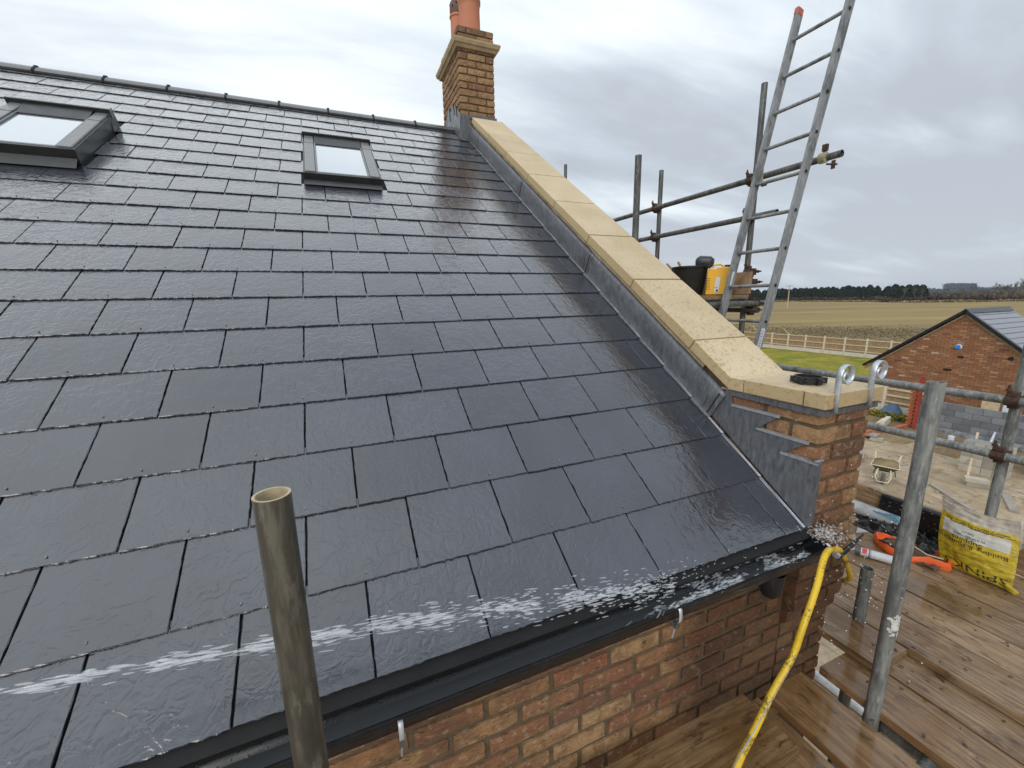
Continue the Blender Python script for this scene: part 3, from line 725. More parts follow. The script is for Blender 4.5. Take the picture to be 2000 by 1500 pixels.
rd = MB(); rd.prism([(-.16, -.10), (.16, -.10), (0, .06)], lambda u, v, t: (t, gy + u, gz + v + .03), gx0 - .12, gx1 + .1); rd.build('ridge', 'gutter', gar)
MATS['blue'] = simple('blue_plastic', (0.02, 0.22, 0.75), 0.35, 0.08, 5, 0.1, 0.001)
MATS['white_plastic'] = simple('white_plastic', (0.62, 0.66, 0.72), 0.4, 0.08, 5, 0.1, 0.001)
al = thing('alarm_box', 'round blue and white alarm box high on the garage gable', 'alarm box')
b = MB(); b.lathe([(0, .04), (.085, .04), (.105, .0), (.105, -.02)], n=20); o = b.build('casing', 'white_plastic', al, smooth=True); o.rotation_euler = (0, R(-90), 0); o.location = (gx0 - .03, 6.79, -1.14)
b = MB(); b.lathe([(0, .025), (.066, .022), (.080, .0)], n=20); o = b.build('lens', 'blue', al, smooth=True); o.rotation_euler = (0, R(-90), 0); o.location = (gx0 - .075, 6.79, -1.145)
for nm, y, z_, ww in (('air_vent', 6.98, -2.08, .22), ('air_vent', 6.68, -1.55, .16)):
    b = MB(); b.box((gx0 - .02, y - ww / 2, z_), (gx0 - .001, y + ww / 2, z_ + .07)); b.build(nm, 'black', gar)
b = MB(); b.tube([(gx0 - .03, 5.42, -1.42), (gx0 - .002, 5.42, -1.42)], .07, 12); b.build('wall_hole', 'black', gar)
# second roof just showing behind the garage
sr = thing('far_outbuilding', 'dark low roof edge showing behind the garage at the right edge', 'outbuilding')
b = MB(); b.box((29, 3.0, GZ), (33, 7.2, -1.2)); b.build('wall', 'brick', sr)
b = MB(); b.prism([(2.8, -1.3), (7.4, -1.3), (5.6, -.05), (5.2, -.05)], lambda u, v, t: (t, u, v), 28.8, 33.2); b.build('roof', 'garage_slate', sr)

# ================================================================== BLOCK WALLS AND SITE ITEMS
def block_mat(name, c):
    b = NB(name)
    tone = b.mr(b.rnd, 0, 1, 0.72, 1.3)
    n = b.noise(3, 5, 0.65); k = b.noise(60, 3, 0.7)
    sc = b.t.nodes.new('ShaderNodeVectorMath'); sc.operation = 'SCALE'; sc.inputs[0].default_value = c; b.L(b.ma('MULTIPLY', tone, b.mr(n, .3, .7, .85, 1.15)), sc.inputs['Scale'])
    return b.done(sc.outputs[0], 0.9, b.bump(k, 0.5, 0.006), spec=0.2)
MATS['block'] = block_mat('concrete_block', (0.19, 0.20, 0.215))
MATS['pale_block'] = block_mat('pale_block', (0.38, 0.345, 0.285))
MATS['block_mortar'] = simple('block_mortar', (0.24, 0.24, 0.235), 0.9, 0.2, 5, 0.3)
bmE = {}
def block(parent, mat, x, y, z, L=.44, D=.1, H=.215, rot=0, name='block'):
    key = (mat, L, D, H)
    if key not in bmE:
        me = rough_box(L, D, H, 3, 1, 2, .003, .006, int(L * 100)).mesh('block', False); me.materials.append(MATS[mat]); bmE[key] = me
    o = link(name, bmE[key], parent); o.location = (x, y, z); o.rotation_euler = (0, 0, rot); return o
bwl = thing('block_wall', 'low unfinished grey concrete block wall in front of the brick garage', 'block wall')
b = MB(); b.box((20.22, -2.0, GZ), (20.29, 7.0, GZ + 1.12)); b.build('mortar', 'block_mortar', bwl)
for rI in range(5):
    y = 7.03 - (.225 if rI % 2 else 0)
    while y > -2.0:
        block(bwl, 'block', 20.2, y, GZ + .005 + rI * .225, rot=R(-90)); y -= .45
MATS['dpc'] = simple('polythene', (0.20, 0.20, 0.20), 0.3, 0.6, 6, 0.9, 0.03)
b = MB(); vs = []; fs = []
for i in range(60):
    y = 7.0 - i * .1
    for j in range(4): vs.append((20.16 - j * .07 + .03 * mnoise.noise(Vector((y * 2, j, 0))), y, GZ + (.20, .13, .05, .01)[j] + .05 * mnoise.noise(Vector((y * 3, j * 2, 5)))))
for i in range(59):
    for j in range(3): fs.append((i * 4 + j, i * 4 + j + 1, (i + 1) * 4 + j + 1, (i + 1) * 4 + j))
b.add(vs, fs); tag(b.build('polythene_sheet', 'dpc', smooth=True), 'crumpled grey polythene membrane along the foot of the grey block wall', 'plastic sheet')
# toothed brick end with its red post
MATS['red_paint'] = simple('red_painted_steel', (0.30, 0.040, 0.028), 0.5, 0.15, 4, 0.2, 0.002)
MATS['orange_brick'] = simple('orange_brick', (0.44, 0.135, 0.055), 0.85, 0.25, 9, 0.4, 0.004)
te = thing('toothed_brick_end', 'narrow toothed end of a new brick wall beside the tall red post', 'brick wall')
me = MB().box((0, 0, 0), (.1, .18, .062)).mesh('brick'); me.materials.append(MATS['orange_brick'])
for i in range(22):
    o = link('brick', me, te); o.location = (20.0, 6.90 + (.05 if i % 2 else 0), GZ + .08 + i * .075)
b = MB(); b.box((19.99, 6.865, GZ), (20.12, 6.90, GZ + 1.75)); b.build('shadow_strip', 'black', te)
b = MB(); b.box((19.84, 6.755, GZ + .05), (19.93, 6.855, GZ + 2.0)); tag(b.build('red_post', 'red_paint', bevel=.004), 'tall flat red post standing beside the toothed brick end', 'post')
lw = thing('low_orange_wall', 'first courses of a low orange brick wall left of the red post', 'brick wall')
me2 = MB().box((0, 0, 0), (.205, .1, .065)).mesh('brick'); me2.materials.append(MATS['orange_brick'])
for i in range(2):
    for k in range(10):
        o = link('brick', me2, lw); o.location = (17.9 + k * .215 + .1 * (i % 2), 6.98 , GZ + i * .075); 
lw2 = thing('orange_brick_kerb', 'short orange brick kerb beside the brick pier, behind loose slabs', 'brick wall')
for i in range(3):
    for k in range(4):
        o = link('brick', me2, lw2); o.location = (16.9 + k * .215 + .1 * (i % 2), 7.02, GZ + i * .075)
MATS['paving'] = simple('paving_slab', (0.33, 0.29, 0.24), 0.8, 0.2, 6, 0.4, 0.005)
for i, (x, y, r_, l_) in enumerate(((17.3, 6.72, .2, 'upper grey paving slab lying by the orange kerb'), (17.15, 6.45, .35, 'lower grey paving slab lying flat on the sand by the kerb'))):
    bb = rough_box(.5, .35, .07, 3, 2, 1, .006, .01, i + 3); o = bb.build('paving_slab', 'paving'); o.location = (x, y, GZ + .012 + (.07 if i == 0 else 0)); o.rotation_euler = (0, .03, r_); tag(o, l_, 'paving slab')
# stacks of lintels
for i, (x, y, r_, n_, l_) in enumerate(((19.1, 7.35, .25, 3, 'stack of pale concrete lintels behind the scaffold rail near the mixer'), (14.7, 5.75, .45, 2, 'two grey planks of stone beside the wheelbarrow'))):
    st = thing('lintel_stack' if i == 0 else 'plank_stack', l_, 'stack')
    for k in range(n_):
        bb = rough_box(1.0, .14, .12, 3, 1, 1, .004, .01, k); o = bb.build('lintel', 'paving' if i else 'gravel_board', st); o.location = (x + (k % 2) * .12, y + (k % 2) * .17, GZ + .01 + (.13 if k == 2 else 0)); o.rotation_euler = (0, 0, r_)
# little mixer, orange drum stand with blue cover
mx = thing('covered_mixer', 'small orange cement mixer under a blue cover by the fence', 'cement mixer')
MATS['orange'] = simple('orange_paint', (0.50, 0.10, 0.03), 0.5, 0.2, 4, 0.2, 0.003)
MATS['blue_tarp'] = simple('blue_tarpaulin', (0.07, 0.13, 0.22), 0.45, 0.4, 5, 0.8, 0.02)
b = MB(); b.lathe([(.0, 0), (.20, .02), (.22, .18), (.15, .30)], (20.9, 7.98, GZ + .12), 14); b.build('drum', 'orange', mx, smooth=True)
b = MB()
for dx, dy in ((-.2, -.2), (.2, -.2), (.2, .2), (-.2, .2)): b.beam((20.9 + dx, 7.98 + dy, GZ), (20.9 + dx * .5, 7.98 + dy * .5, GZ + .3), .05, .05)
b.build('stand', 'orange', mx)
b = MB(); vs = []; fs = []
for i in range(9):
    for j in range(9):
        u, v_ = i / 8 - .5, j / 8 - .5; vs.append((20.9 + u * .55, 7.98 + v_ * .68, GZ + .60 - 1.3 * (u * u + v_ * v_) + .06 * mnoise.noise(Vector((u * 7, v_ * 7, 1)))))
for i in range(8):
    for j in range(8): fs.append((i * 9 + j, i * 9 + j + 1, (i + 1) * 9 + j + 1, (i + 1) * 9 + j))
b.add(vs, fs); b.build('cover', 'blue_tarp', mx, smooth=True)
mass('weeds', [(20.7, 9.3), (20.7, 7.0)], .35, .12, 900, 'lawn', .05, 11)
# block pillars at right
def pillar(name, label, x0, y0, nx_, ny_, rows, mat='pale_block'):
    p = thing(name, label, 'block pillar')
    b = MB(); b.box((x0 + .01, y0 + .01, GZ), (x0 + .45 * nx_ - .02, y0 + .45 * ny_ - .02, GZ + rows * .225 - .012)); b.build('mortar', 'block_mortar', p)
    for r_ in range(rows):
        for k in range(ny_ * 2):
            block(p, mat, x0, y0 + k * .225 + .0, GZ + r_ * .225, .1, .21, .212, 0)
        for k in range(nx_ * 2):
            block(p, mat, x0 + k * .225 + .005, y0 - .002, GZ + r_ * .225, .21, .1, .212, 0)
    return p
pillar('block_pillar', 'pale grey block pillar behind the right scaffold standard', 16.5, 3.45, 1, 2, 4)
pillar('block_pier', 'block pier at the right edge of the picture', 17.3, 2.75, 2, 1, 4)
st = thing('loose_blocks', 'two pale concrete blocks stacked on the slab left of the scaffold standard', 'blocks')
block(st, 'pale_block', 15.3, 3.72, GZ, .44, .215, .11, R(-55), 'block'); block(st, 'pale_block', 15.27, 3.75, GZ + .112, .44, .215, .11, R(-58), 'block')
bb = rough_box(.45, .3, .35, 2, 2, 2, .01, .02, 5); o = bb.build('black_crate', 'black_plastic'); o.location = (17.1, 4.15, GZ + .01); tag(o, 'black crate standing left of the block pillar', 'crate')
b = MB(); b.beam((15.9, 3.92, GZ + .02), (17.4, 4.38, GZ + .95), .05, .05); b.build('timber_prop', 'pale_timber')
tag(bpy.data.objects['timber_prop'], 'thin pale timber prop leaning by the block pillar', 'timber prop')
for i, (a_, c_, w_, l_) in enumerate((((14.4, 2.6, GZ + .03), (15.6, 3.15, GZ + .03), .15, 'grey plank on the slab right of the scaffold standard'),
                                      ((13.6, 3.0, GZ + .03), (14.5, 4.1, GZ + .03), .10, 'weathered batten on the slab behind the sand bag'))):
    b = MB(); b.beam(a_, c_, w_, .05); tag(b.build('plank', 'paving'), l_, 'plank')
b = MB(); b.box((20.3, 4.95, GZ + 1.0), (20.5, 5.35, GZ + 1.45)); b.box((20.32, 5.0, GZ + 1.45), (20.48, 5.3, GZ + 1.5)); tag(b.build('timber_form', 'pale_timber'), 'pale timber box form on top of the grey block wall', 'timber form')
b = MB(); b.box((20.35, 4.6, GZ + .9), (20.6, 4.88, GZ + 1.5)); tag(b.build('white_bag', 'white_plastic', bevel=.02), 'white builders bag behind the grey block wall, by the rusty coupler', 'bag')
b = MB(); b.lathe([(0, 0), (.07, 0), (.085, .2), (.08, .21), (0, .2)], (19.3, 5.56, GZ), 12); tag(b.build('white_tub', 'white_plastic', smooth=True), 'small white tub on the sand below the grey block wall', 'tub')
b = MB(); b.tube([(19.0, 4.6, GZ + .02), (21.0, 5.05, GZ + .65)], .03, 8); tag(b.build('leaning_pipe', 'white_plastic', smooth=True), 'thin pale pipe leaning over the end of the polythene', 'pipe')

b = MB(); rg = random.Random(31)
for i in range(900):
    x, y = rg.uniform(7, 19.5), rg.gauss(4.5, 2.2); s_ = rg.uniform(.008, .035) * (1.6 if mnoise.noise(Vector((x, y, 0))) > .15 else .7)
    a_ = rg.uniform(0, 3); b.cur = rg.random(); b.obox((x, y, GZ + s_ * .3), (math.cos(a_) * s_, math.sin(a_) * s_, 0), (-math.sin(a_) * s_ * .7, math.cos(a_) * s_ * .7, 0), (0, 0, s_ * .4))
b.build('rubble', 'paving', kind='stuff')
# wheelbarrow, wheel towards the camera
wb = thing('wheelbarrow', 'green wheelbarrow with cream rim filled with soil on the slab', 'wheelbarrow')
MATS['wb_green'] = simple('dull_green_paint', (0.085, 0.085, 0.045), 0.6, 0.3, 6, 0.2, 0.002)
MATS['cream'] = simple('cream_paint', (0.58, 0.52, 0.38), 0.5, 0.12, 6, 0.2, 0.001)
MATS['tyre'] = simple('tyre', (0.10, 0.09, 0.085), 0.8, 0.3, 8, 0.3, 0.002)
def wp(u, v, z): return Vector((u, v, z))
b = MB(); b.hexa([(-.12, -.16, .26), (.12, -.16, .26), (.13, .20, .22), (-.13, .20, .22), (-.27, -.30, .44), (.27, -.30, .44), (.25, .36, .42), (-.25, .36, .42)]); b.build('tray', 'wb_green', wb)
b = MB(); rim = [(-.27, -.30, .44), (.27, -.30, .44), (.25, .36, .42), (-.25, .36, .42), (-.27, -.30, .44)]
for i in range(4): b.tube([rim[i], rim[i + 1]], .013, 6)
b.build('rim', 'cream', wb)
b = MB(); vs = []; fs = []
for i in range(9):
    for j in range(9):
        u, v_ = i / 8, j / 8; e = min(u, 1 - u, v_, 1 - v_) * 4
        vs.append((-.25 + .5 * u, -.28 + .62 * v_, .432 + .09 * min(1, e) + .03 * mnoise.noise(Vector((u * 9, v_ * 9, 2)))))
for i in range(8):
    for j in range(8): fs.append((i * 9 + j, (i + 1) * 9 + j, (i + 1) * 9 + j + 1, i * 9 + j + 1))
b.add(vs, fs); b.build('soil_load', 'soil', wb, smooth=True)
b = MB()
b.tube([(-.26, .75, .50), (-.22, .35, .36), (-.13, -.1, .22), (-.08, -.42, .14)], .016, 8); b.tube([(.26, .75, .50), (.22, .35, .36), (.13, -.1, .22), (.08, -.42, .14)], .016, 8)
b.tube([(-.12, -.30, .36), (-.15, -.50, .22), (-.10, -.56, .10), (.10, -.56, .10), (.15, -.50, .22), (.12, -.30, .36)], .015, 8); b.build('frame', 'cream', wb, smooth=True)
b = MB(); b.lathe([(.06, -.035), (.13, -.04), (.155, 0), (.13, .04), (.06, .035)], n=18); o = b.build('wheel', 'tyre', wb, smooth=True); o.rotation_euler = (0, R(90), 0); o.location = (0, -.42, .155)
for sx in (-1, 1):
    b = MB(); b.tube([(sx * .17, .25, .30), (sx * .22, .32, 0)], .014, 6); b.build('leg', 'wb_green', wb)
wb.location = (13.9, 4.86, GZ); wb.rotation_euler = (0, 0, R(-68)); wb.scale = (1.05, 1.05, 1.0)

# ================================================================== THE HOUSE
WX = 2.115; WR = 2.442; WY = 0.06; PY = 0.015
RY, RZ = 4.53, 2.998
house = thing('brick_house', 'new brick house with wet slate roof, stone coped parapet and chimney', 'house')
# ---- roof deck, back slope
roofb = MB(); XL = -6.0
roofb.hexa([RF(XL, -.02, -.06), RF(WX, -.02, -.06), RF(WX, 5.433, -.06), RF(XL, 5.433, -.06), RF(XL, -.02, -.006), RF(WX, -.02, -.006), RF(WX, 5.433, -.006), RF(XL, 5.433, -.006)])
rf = roofb.build('roof', 'black', house)
bk = MB()
for k in range(22):
    s0, s1 = 5.43 - k * .249, 5.43 - (k + 1) * .249 - .01
    P = lambda x, s, n: (x, 2 * RY - (s * CA - n * SA), s * SA + n * CA)
    bk.hexa([P(XL, s0, -.02), P(WX, s0, -.02), P(WX, s1, -.005), P(XL, s1, -.005), P(XL, s0, 0), P(WX, s0, 0), P(WX, s1, .010), P(XL, s1, .010)])
o = bk.build('back_slope', 'slate', rf)
# ---- slates
GA = 0.248921
SK = [0.012 / GA, 1.026, 2.014, 2.99, 3.985, 4.977, 5.971, 6.977, 7.972, 8.948, 9.945, 10.94, 11.98, 12.997, 13.993, 15.008, 16.025, 17.069, 18.075, 19.083, 20.129, 21.138, 21.85]
SK = [k * GA for k in SK]
holes = [(0.318, 0.888, 3.232, 4.30), (-1.50, -0.935, 3.235, 4.12)]
def slate_mesh(wd, L, rg, b, ox, os_):
    """riven slate: chipped lower and side edges, thin wedge lying on the course below"""
    pts = []; nb = max(3, int(wd / .012)); ns = 16
    for i in range(nb + 1): pts.append((wd * i / nb, (rg.uniform(-.0016, .0016) if 0 < i < nb else .0) , 1))
    for i in range(1, ns + 1): pts.append((wd + rg.uniform(-.0012, .0006), L * i / ns, 1))
    for i in range(1, 4): pts.append((wd * (1 - i / 3), L, 0))
    for i in range(1, ns): pts.append((rg.uniform(-.0006, .0012), L * (1 - i / ns), 1))
    n0, n1 = .0090 + rg.uniform(-.0008, .0012), .0012
    tw = rg.uniform(-.0010, .0010)
    def nn(u, v): return n0 + (n1 - n0) * v / L + tw * (u / wd - .5) * 2
    n = len(pts); inner = []
    for (u, v, e) in pts:
        m = rg.uniform(.0008, .0024) if e else 0
        inner.append((min(max(u, m), wd - m), min(max(v, m), L)))
    vs = [RF(ox + u, os_ + v, nn(u, v)) for u, v in inner] + [RF(ox + u, os_ + v, nn(u, v) - .0018) for u, v, _ in pts] + [RF(ox + u, os_ + v, nn(u, v) - .0056) for u, v, _ in pts]
    fs = [tuple(range(n))]
    for k in range(n):
        k2 = (k + 1) % n; fs.append((k, n + k, n + k2, k2)); fs.append((n + k, 2 * n + k, 2 * n + k2, n + k2))
    b.add(vs, fs)
rs = random.Random(11); rest = MB(); riv = MB(); nslate = 0
W_ = .305
for k in range(22):
    s0, s1 = SK[k], SK[k + 1] + .03
    if k == 21: s1 = 5.40
    par = 0 if k % 2 == 1 else .5
    vis = -0.52 - .098 * k
    i0 = int((XL) / W_)
    x = (i0 + par) * W_
    spans = []
    while x < WX - .01:
        spans.append((x + .0022, min(x + W_ - .0022, WX - .004))); x += W_
    out_ = []
    for a_, c_ in spans:
        segs = [(a_, c_)]
        for (hx0, hx1, hs0, hs1) in holes + [(1.985, 2.2, 5.07, 6.0)]:
            if s0 + .1 > hs0 and s0 < hs1 - .06:
                ns_ = []
                for (p, q) in segs:
                    if q <= hx0 or p >= hx1: ns_.append((p, q))
                    else:
                        if p < hx0: ns_.append((p, hx0))
                        if q > hx1: ns_.append((hx1, q))
                segs = ns_
        out_ += segs
    for a_, c_ in out_:
        if c_ - a_ < .03: continue
        if a_ > vis - .31:
            b = MB(); slate_mesh(c_ - a_, s1 - s0, rs, b, a_, s0 + rs.uniform(-.0012, .0012)); b.cur = 0
            b.build('slate', 'slate', rf); nslate += 1
        else:
            n0 = .0115
            rest.hexa([RF(a_, s0, .004), RF(c_, s0, .004), RF(c_, s1, -.004), RF(a_, s1, -.004), RF(a_, s0, n0), RF(c_, s0, n0), RF(c_, s1, .001), RF(a_, s1, .001)])
        if k > 0 and c_ - a_ > .29 and a_ > vis - .31:
            xc = (a_ + c_) / 2 + rs.uniform(-.006, .006); ss = s0 + .024
            riv.obox(RF(xc, ss, .0102), RF(.0018, 0, 0) - RF(0, 0, 0), RF(0, .0028, 0), RF(0, 0, .0022))
print('slates', nslate)
o = rest.build('outer_slates', 'slate', rf, kind='stuff')
MATS['rivet'] = simple('copper_rivet', (0.22, 0.21, 0.19), 0.35, 0.4, 40, 0, metal=0.4)
riv.build('disc_rivets', 'rivet', rf, kind='stuff')
# ---- ridge tiles
tile = []
RT = [(-.092, -.036), (-.080, -.022), (-.060, -.002), (-.034, .018), (0, .026), (.034, .018), (.060, -.002), (.080, -.022), (.092, -.036)]
for i in range(18):
    x1 = 1.995 - i * .4745 + (.0); x0 = x1 - .468
    b = MB(); vs = []
    for x in (x0, x1):
        for (u, v) in RT: vs.append((x, RY + u, RZ + .004 + v))
        for (u, v) in RT: vs.append((x, RY + u * .88, RZ + .004 + v - .012))
    n = len(RT); fs = []
    for k in range(n - 1):
        fs.append((k, k + 1, 2 * n + k + 1, 2 * n + k)); fs.append((n + k, 3 * n + k, 3 * n + k + 1, n + k + 1)); fs.append((k, n + k, n + k + 1, k + 1)); fs.append((2 * n + k, 2 * n + k + 1, 3 * n + k + 1, 3 * n + k))
    for k in (0, n - 1): fs.append((k, 2 * n + k, 3 * n + k, n + k))
    b.add(vs, fs); b.build('ridge_tile', 'ridge', rf, smooth=True)
    if i < 17:
        b = MB(); vs = []; fs = []
        for x in (x0 - .012, x0 + .004):
            for (u, v) in RT: vs.append((x, RY + u * 1.03, RZ + .010 + v))
            for (u, v) in RT: vs.append((x, RY + u * .99, RZ + .0 + v))
        for k in range(n - 1):
            fs.append((k, k + 1, 2 * n + k + 1, 2 * n + k)); fs.append((n + k, 3 * n + k, 3 * n + k + 1, n + k + 1)); fs.append((k, n + k, n + k + 1, k + 1)); fs.append((2 * n + k, 2 * n + k + 1, 3 * n + k + 1, 3 * n + k))
        b.add(vs, fs); b.box((x0 - .014, RY - .03, RZ + .022), (x0 + .012, RY + .02, RZ + .036)); b.build('ridge_union', 'black', rf)
# ---- roof windows
def roof_window(x0, x1, s0, s1, h, flash):
    rw = bpy.data.objects.new('roof_window', None); COL.objects.link(rw); rw.parent = house
    def rbox(b, xa, xb, sa, sb, na, nb_, nc=None):
        nc = nb_ if nc is None else nc
        b.hexa([RF(xa, sa, na), RF(xb, sa, na), RF(xb, sb, na), RF(xa, sb, na), RF(xa, sa, nb_), RF(xb, sa, nb_), RF(xb, sb, nc), RF(xa, sb, nc)])
    b = MB(); rbox(b, x0 + .012, x1 - .012, s0 + .03, s1 - .02, -.05, h - .030); b.build('curb', 'window_dark', rw)
    for xa, xb in ((x0, x0 + .014), (x1 - .014, x1)):
        b = MB(); rbox(b, xa, xb, s0, s1, -.01, h - .012); b.build('side_flashing', 'apron_grey', rw)
    for xa, xb in ((x0 + .012, x0 + .085), (x1 - .085, x1 - .012)):
        b = MB(); rbox(b, xa, xb, s0 + .005, s1 - .24, h - .028, h); b.build('side_cladding', 'window_grey', rw, bevel=.006)
        b = MB(); rbox(b, xa, xb, s1 - .238, s1 - .05, h - .028, h + .002); b.build('upper_cladding', 'window_grey', rw, bevel=.006)
    for xa, xb in ((x0 + .088, x0 + .098), (x1 - .098, x1 - .088)):
        b = MB(); rbox(b, xa, xb, s0 + .03, s1 - .1, h - .04, h - .008); b.build('glazing_bead', 'window_grey', rw)
    b = MB(); rbox(b, x0 + .10, x1 - .10, s0 + .055, s1 - .215, h - .034, h - .018); b.build('pane', 'glass', rw)
    b = MB(); rbox(b, x0 + .086, x1 - .086, s0 + .018, s0 + .036, h - .03, h - .010); b.build('lower_bead', 'window_grey', rw, bevel=.003)
    b = MB(); rbox(b, x0 + .086, x1 - .086, s0 + .038, s0 + .053, h - .03, h - .016); b.build('gasket', 'black_plastic', rw)
    b = MB(); rbox(b, x0 + .09, x1 - .09, s1 - .215, s1 - .05, h - .03, h - .010, h + .014); b.build('ventilation_flap', 'window_dark', rw)
    b = MB(); rbox(b, x0 - .004, x1 + .004, s1 - .055, s1, h - .03, h + .034, h + .018); b.build('top_hood', 'window_grey', rw, bevel=.006)
    b = MB(); rbox(b, x0 - .002, x1 + .002, s1 - .060, s1 - .056, h - .03, h + .028); b.build('hood_shadow_trim', 'window_dark', rw)
    b = MB(); rbox(b, x0 - .004, x1 + .004, s0 - .016, s0 + .004, h - .070, h - .008); b.build('sill_cover', 'window_dark', rw, bevel=.003)
    b = MB(); n_ = 14; vs = []; fs = []
    for i in range(n_ + 1):
        x = x0 + .002 + (x1 - x0 - .004) * i / n_; wv = .0 if i % 2 else .0015
        for (s, n) in ((s0, h - .055), (s0 - .012, h - .06), (s0 - .03, h * .35 + wv), (s0 - .065, .020 + wv), (s0 - .085, .0135)): vs.append(RF(x, s, n))
    for i in range(n_):
        for j in range(4): fs.append((i * 5 + j, i * 5 + j + 1, (i + 1) * 5 + j + 1, (i + 1) * 5 + j))
    b.add(vs, fs); b.build('apron', 'apron_grey', rw, smooth=True)
    if flash:
        b = MB(); b.hexa([RF(x1 + .004, s1 - .13, .01), RF(x1 + .008, s1 - .13, .01), RF(x1 + .008, s1 + .02, .01), RF(x1 + .004, s1 + .02, .01),
                          RF(x1 - .01, s1 - .05, h + .02), RF(x1 - .006, s1 - .05, h + .02), RF(x1 - .006, s1 + .03, h + .02), RF(x1 - .01, s1 + .03, h + .02)]); b.build('corner_flashing', 'apron_grey', rw)
    return rw
roof_window(0.322, 0.884, 3.316, 4.235, .080, False)
roof_window(-1.488, -0.940, 3.27, 4.085, .108, True)

# ---- front wall bricks
fw = MB(); fw.box((XL, WY + .009, GZ), (WX - .0, WY + .30, .0)); fwall = fw.build('front_wall', 'mortar', house)
low = MB(); rr = random.Random(8)
for m in range(1, 57):
    z = .056 - .075 * m - .0
    if z > -.02: continue
    off = 0 if m % 2 == 0 else .1125
    x = WX - .0 - .215 - .01 - off + .0
    xx = WR - .225 * 1 - off
    xx = WR - .225 - off + .01
    while xx > XL:
        if xx + .215 <= WX + .005:
            if z > -.90 and xx > -.2:
                brick(fwall, 'brick', 's', xx, WY, z)
            else:
                low.cur = rr.random(); d = rr.uniform(0, .003); low.box((xx, WY - d, z), (xx + .215, WY + .05, z + .065))
        elif xx < WX - .03:
            if z > -.90: brick(fwall, 'brick', 'h', WX - .108, WY, z)
        xx -= .225
low.build('lower_brickwork', 'brick', fwall, kind='stuff')
# ---- gable pier and wall core
gw = MB()
prof = [(PY + .012, .49), (PY + .012, -.394), (PY + .032, -.394), (PY + .032, -.469), (WY + .010, -.469), (WY + .010, GZ), (2 * RY + .0, GZ), (2 * RY, .2), (RY, RZ + .235), (.42, .515)]
gw.prism(prof, lambda u, v, t: (t, u, v), WX + .010, WR - .010)
gwall = gw.build('gable_wall', 'mortar', house)
for m in range(-5, 15):
    z = .056 - .075 * m
    yf = PY if m < 7 else (PY + .02 if m == 7 else WY)
    if True:
        if m % 2 == 1:
            brick(gwall, 'brick', 's', WX, yf + .215, z, R(-90)); brick(gwall, 'brick', 's', WX + .112, yf, z)
        else:
            brick(gwall, 'brick', 's', WX, yf, z); brick(gwall, 'brick', 'h', WX + .225, yf, z)
        # left return above the roof
        if z > -.02 or m < 8:
            y0 = yf + (.112 if m % 2 == 0 else .112)
            ln = 3
            if m % 2 == 1:
                # header corner on the front shows its stretcher length on the side
                for q in range(ln):
                    yy = yf + .225 + q * .225
                    brick(gwall, 'brick', 's', WX, yy + .215, z, R(-90))
            else:
                brick(gwall, 'brick', 'h', WX, yf + .112 + .102, z, R(-90))
                for q in range(ln):
                    yy = yf + .224 + q * .225
                    brick(gwall, 'brick', 's', WX, yy + .215, z, R(-90))
# outer face of the gable, seen from a step to the side
og = MB(); rr = random.Random(2)
for m in range(-40, 57):
    z = .056 - .075 * m; y = PY + .24 + (.1125 if m % 2 else 0)
    while y < 2 * RY:
        top = (RZ + .15 - abs(y + .1 - RY) * math.tan(PA))
        if z + .065 < top and (z < .42 or y > .45): og.cur = rr.random(); og.box((WR - .03, y, z), (WR + rr.uniform(0, .003), y + .215, z + .065))
        y += .225
og.build('gable_brickwork', 'brick', gwall, kind='stuff')
# ---- coping
CT = .250; CB = .193; KX0, KX1 = WX - .022, WR + .018
KZ = .562; KB = .503
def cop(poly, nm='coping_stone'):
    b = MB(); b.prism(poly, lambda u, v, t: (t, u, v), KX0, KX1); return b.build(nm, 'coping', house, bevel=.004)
def yz(s, n): p = RF(0, s, n); return (p.y, p.z)
js = [.915, 1.497, 2.077, 2.655, 3.236, 3.826, 4.40, 5.02]
for a_, c_ in zip(js[:-1], js[1:]):
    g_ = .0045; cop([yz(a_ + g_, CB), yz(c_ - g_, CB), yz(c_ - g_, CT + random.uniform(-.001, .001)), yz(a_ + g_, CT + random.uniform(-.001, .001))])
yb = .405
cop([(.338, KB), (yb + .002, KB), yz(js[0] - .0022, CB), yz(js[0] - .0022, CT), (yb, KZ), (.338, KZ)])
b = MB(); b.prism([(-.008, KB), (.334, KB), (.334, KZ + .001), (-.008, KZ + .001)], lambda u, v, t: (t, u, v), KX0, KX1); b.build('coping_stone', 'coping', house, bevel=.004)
b = MB(); b.box((KX0 - .0015, .071, KB + .002), (KX0 + .01, .0745, KZ - .002)); b.build('coping_joint', 'mortar', house)
# mortar bed under the coping
b = MB(); nseg = 60; vs = []; fs = []
for i in range(nseg + 1):
    s = .80 + (5.0 - .80) * i / nseg
    w1 = .004 * mnoise.noise(Vector((s * 14, 0, 0))); w2 = .014 * mnoise.noise(Vector((s * 9, 4, 0)))
    for (dx, n) in ((.012, CB + .002), (-.004 + w1, CB - .004), (-.010 + w1, CB - .022 + w2), (.012, CB - .055 + w2)):
        vs.append(RF(WX + dx, s, n))
for i in range(nseg):
    for j in range(3): fs.append((i * 4 + j, i * 4 + j + 1, (i + 1) * 4 + j + 1, (i + 1) * 4 + j))
b.add(vs, fs); b.build('mortar_bed', 'pale_mortar', house, smooth=True)
b = MB(); b.box((WX - .008, PY - .006, .4965), (WR + .006, .46, .5035)); b.build('kneeler_mortar', 'pale_mortar', house)
b = MB()
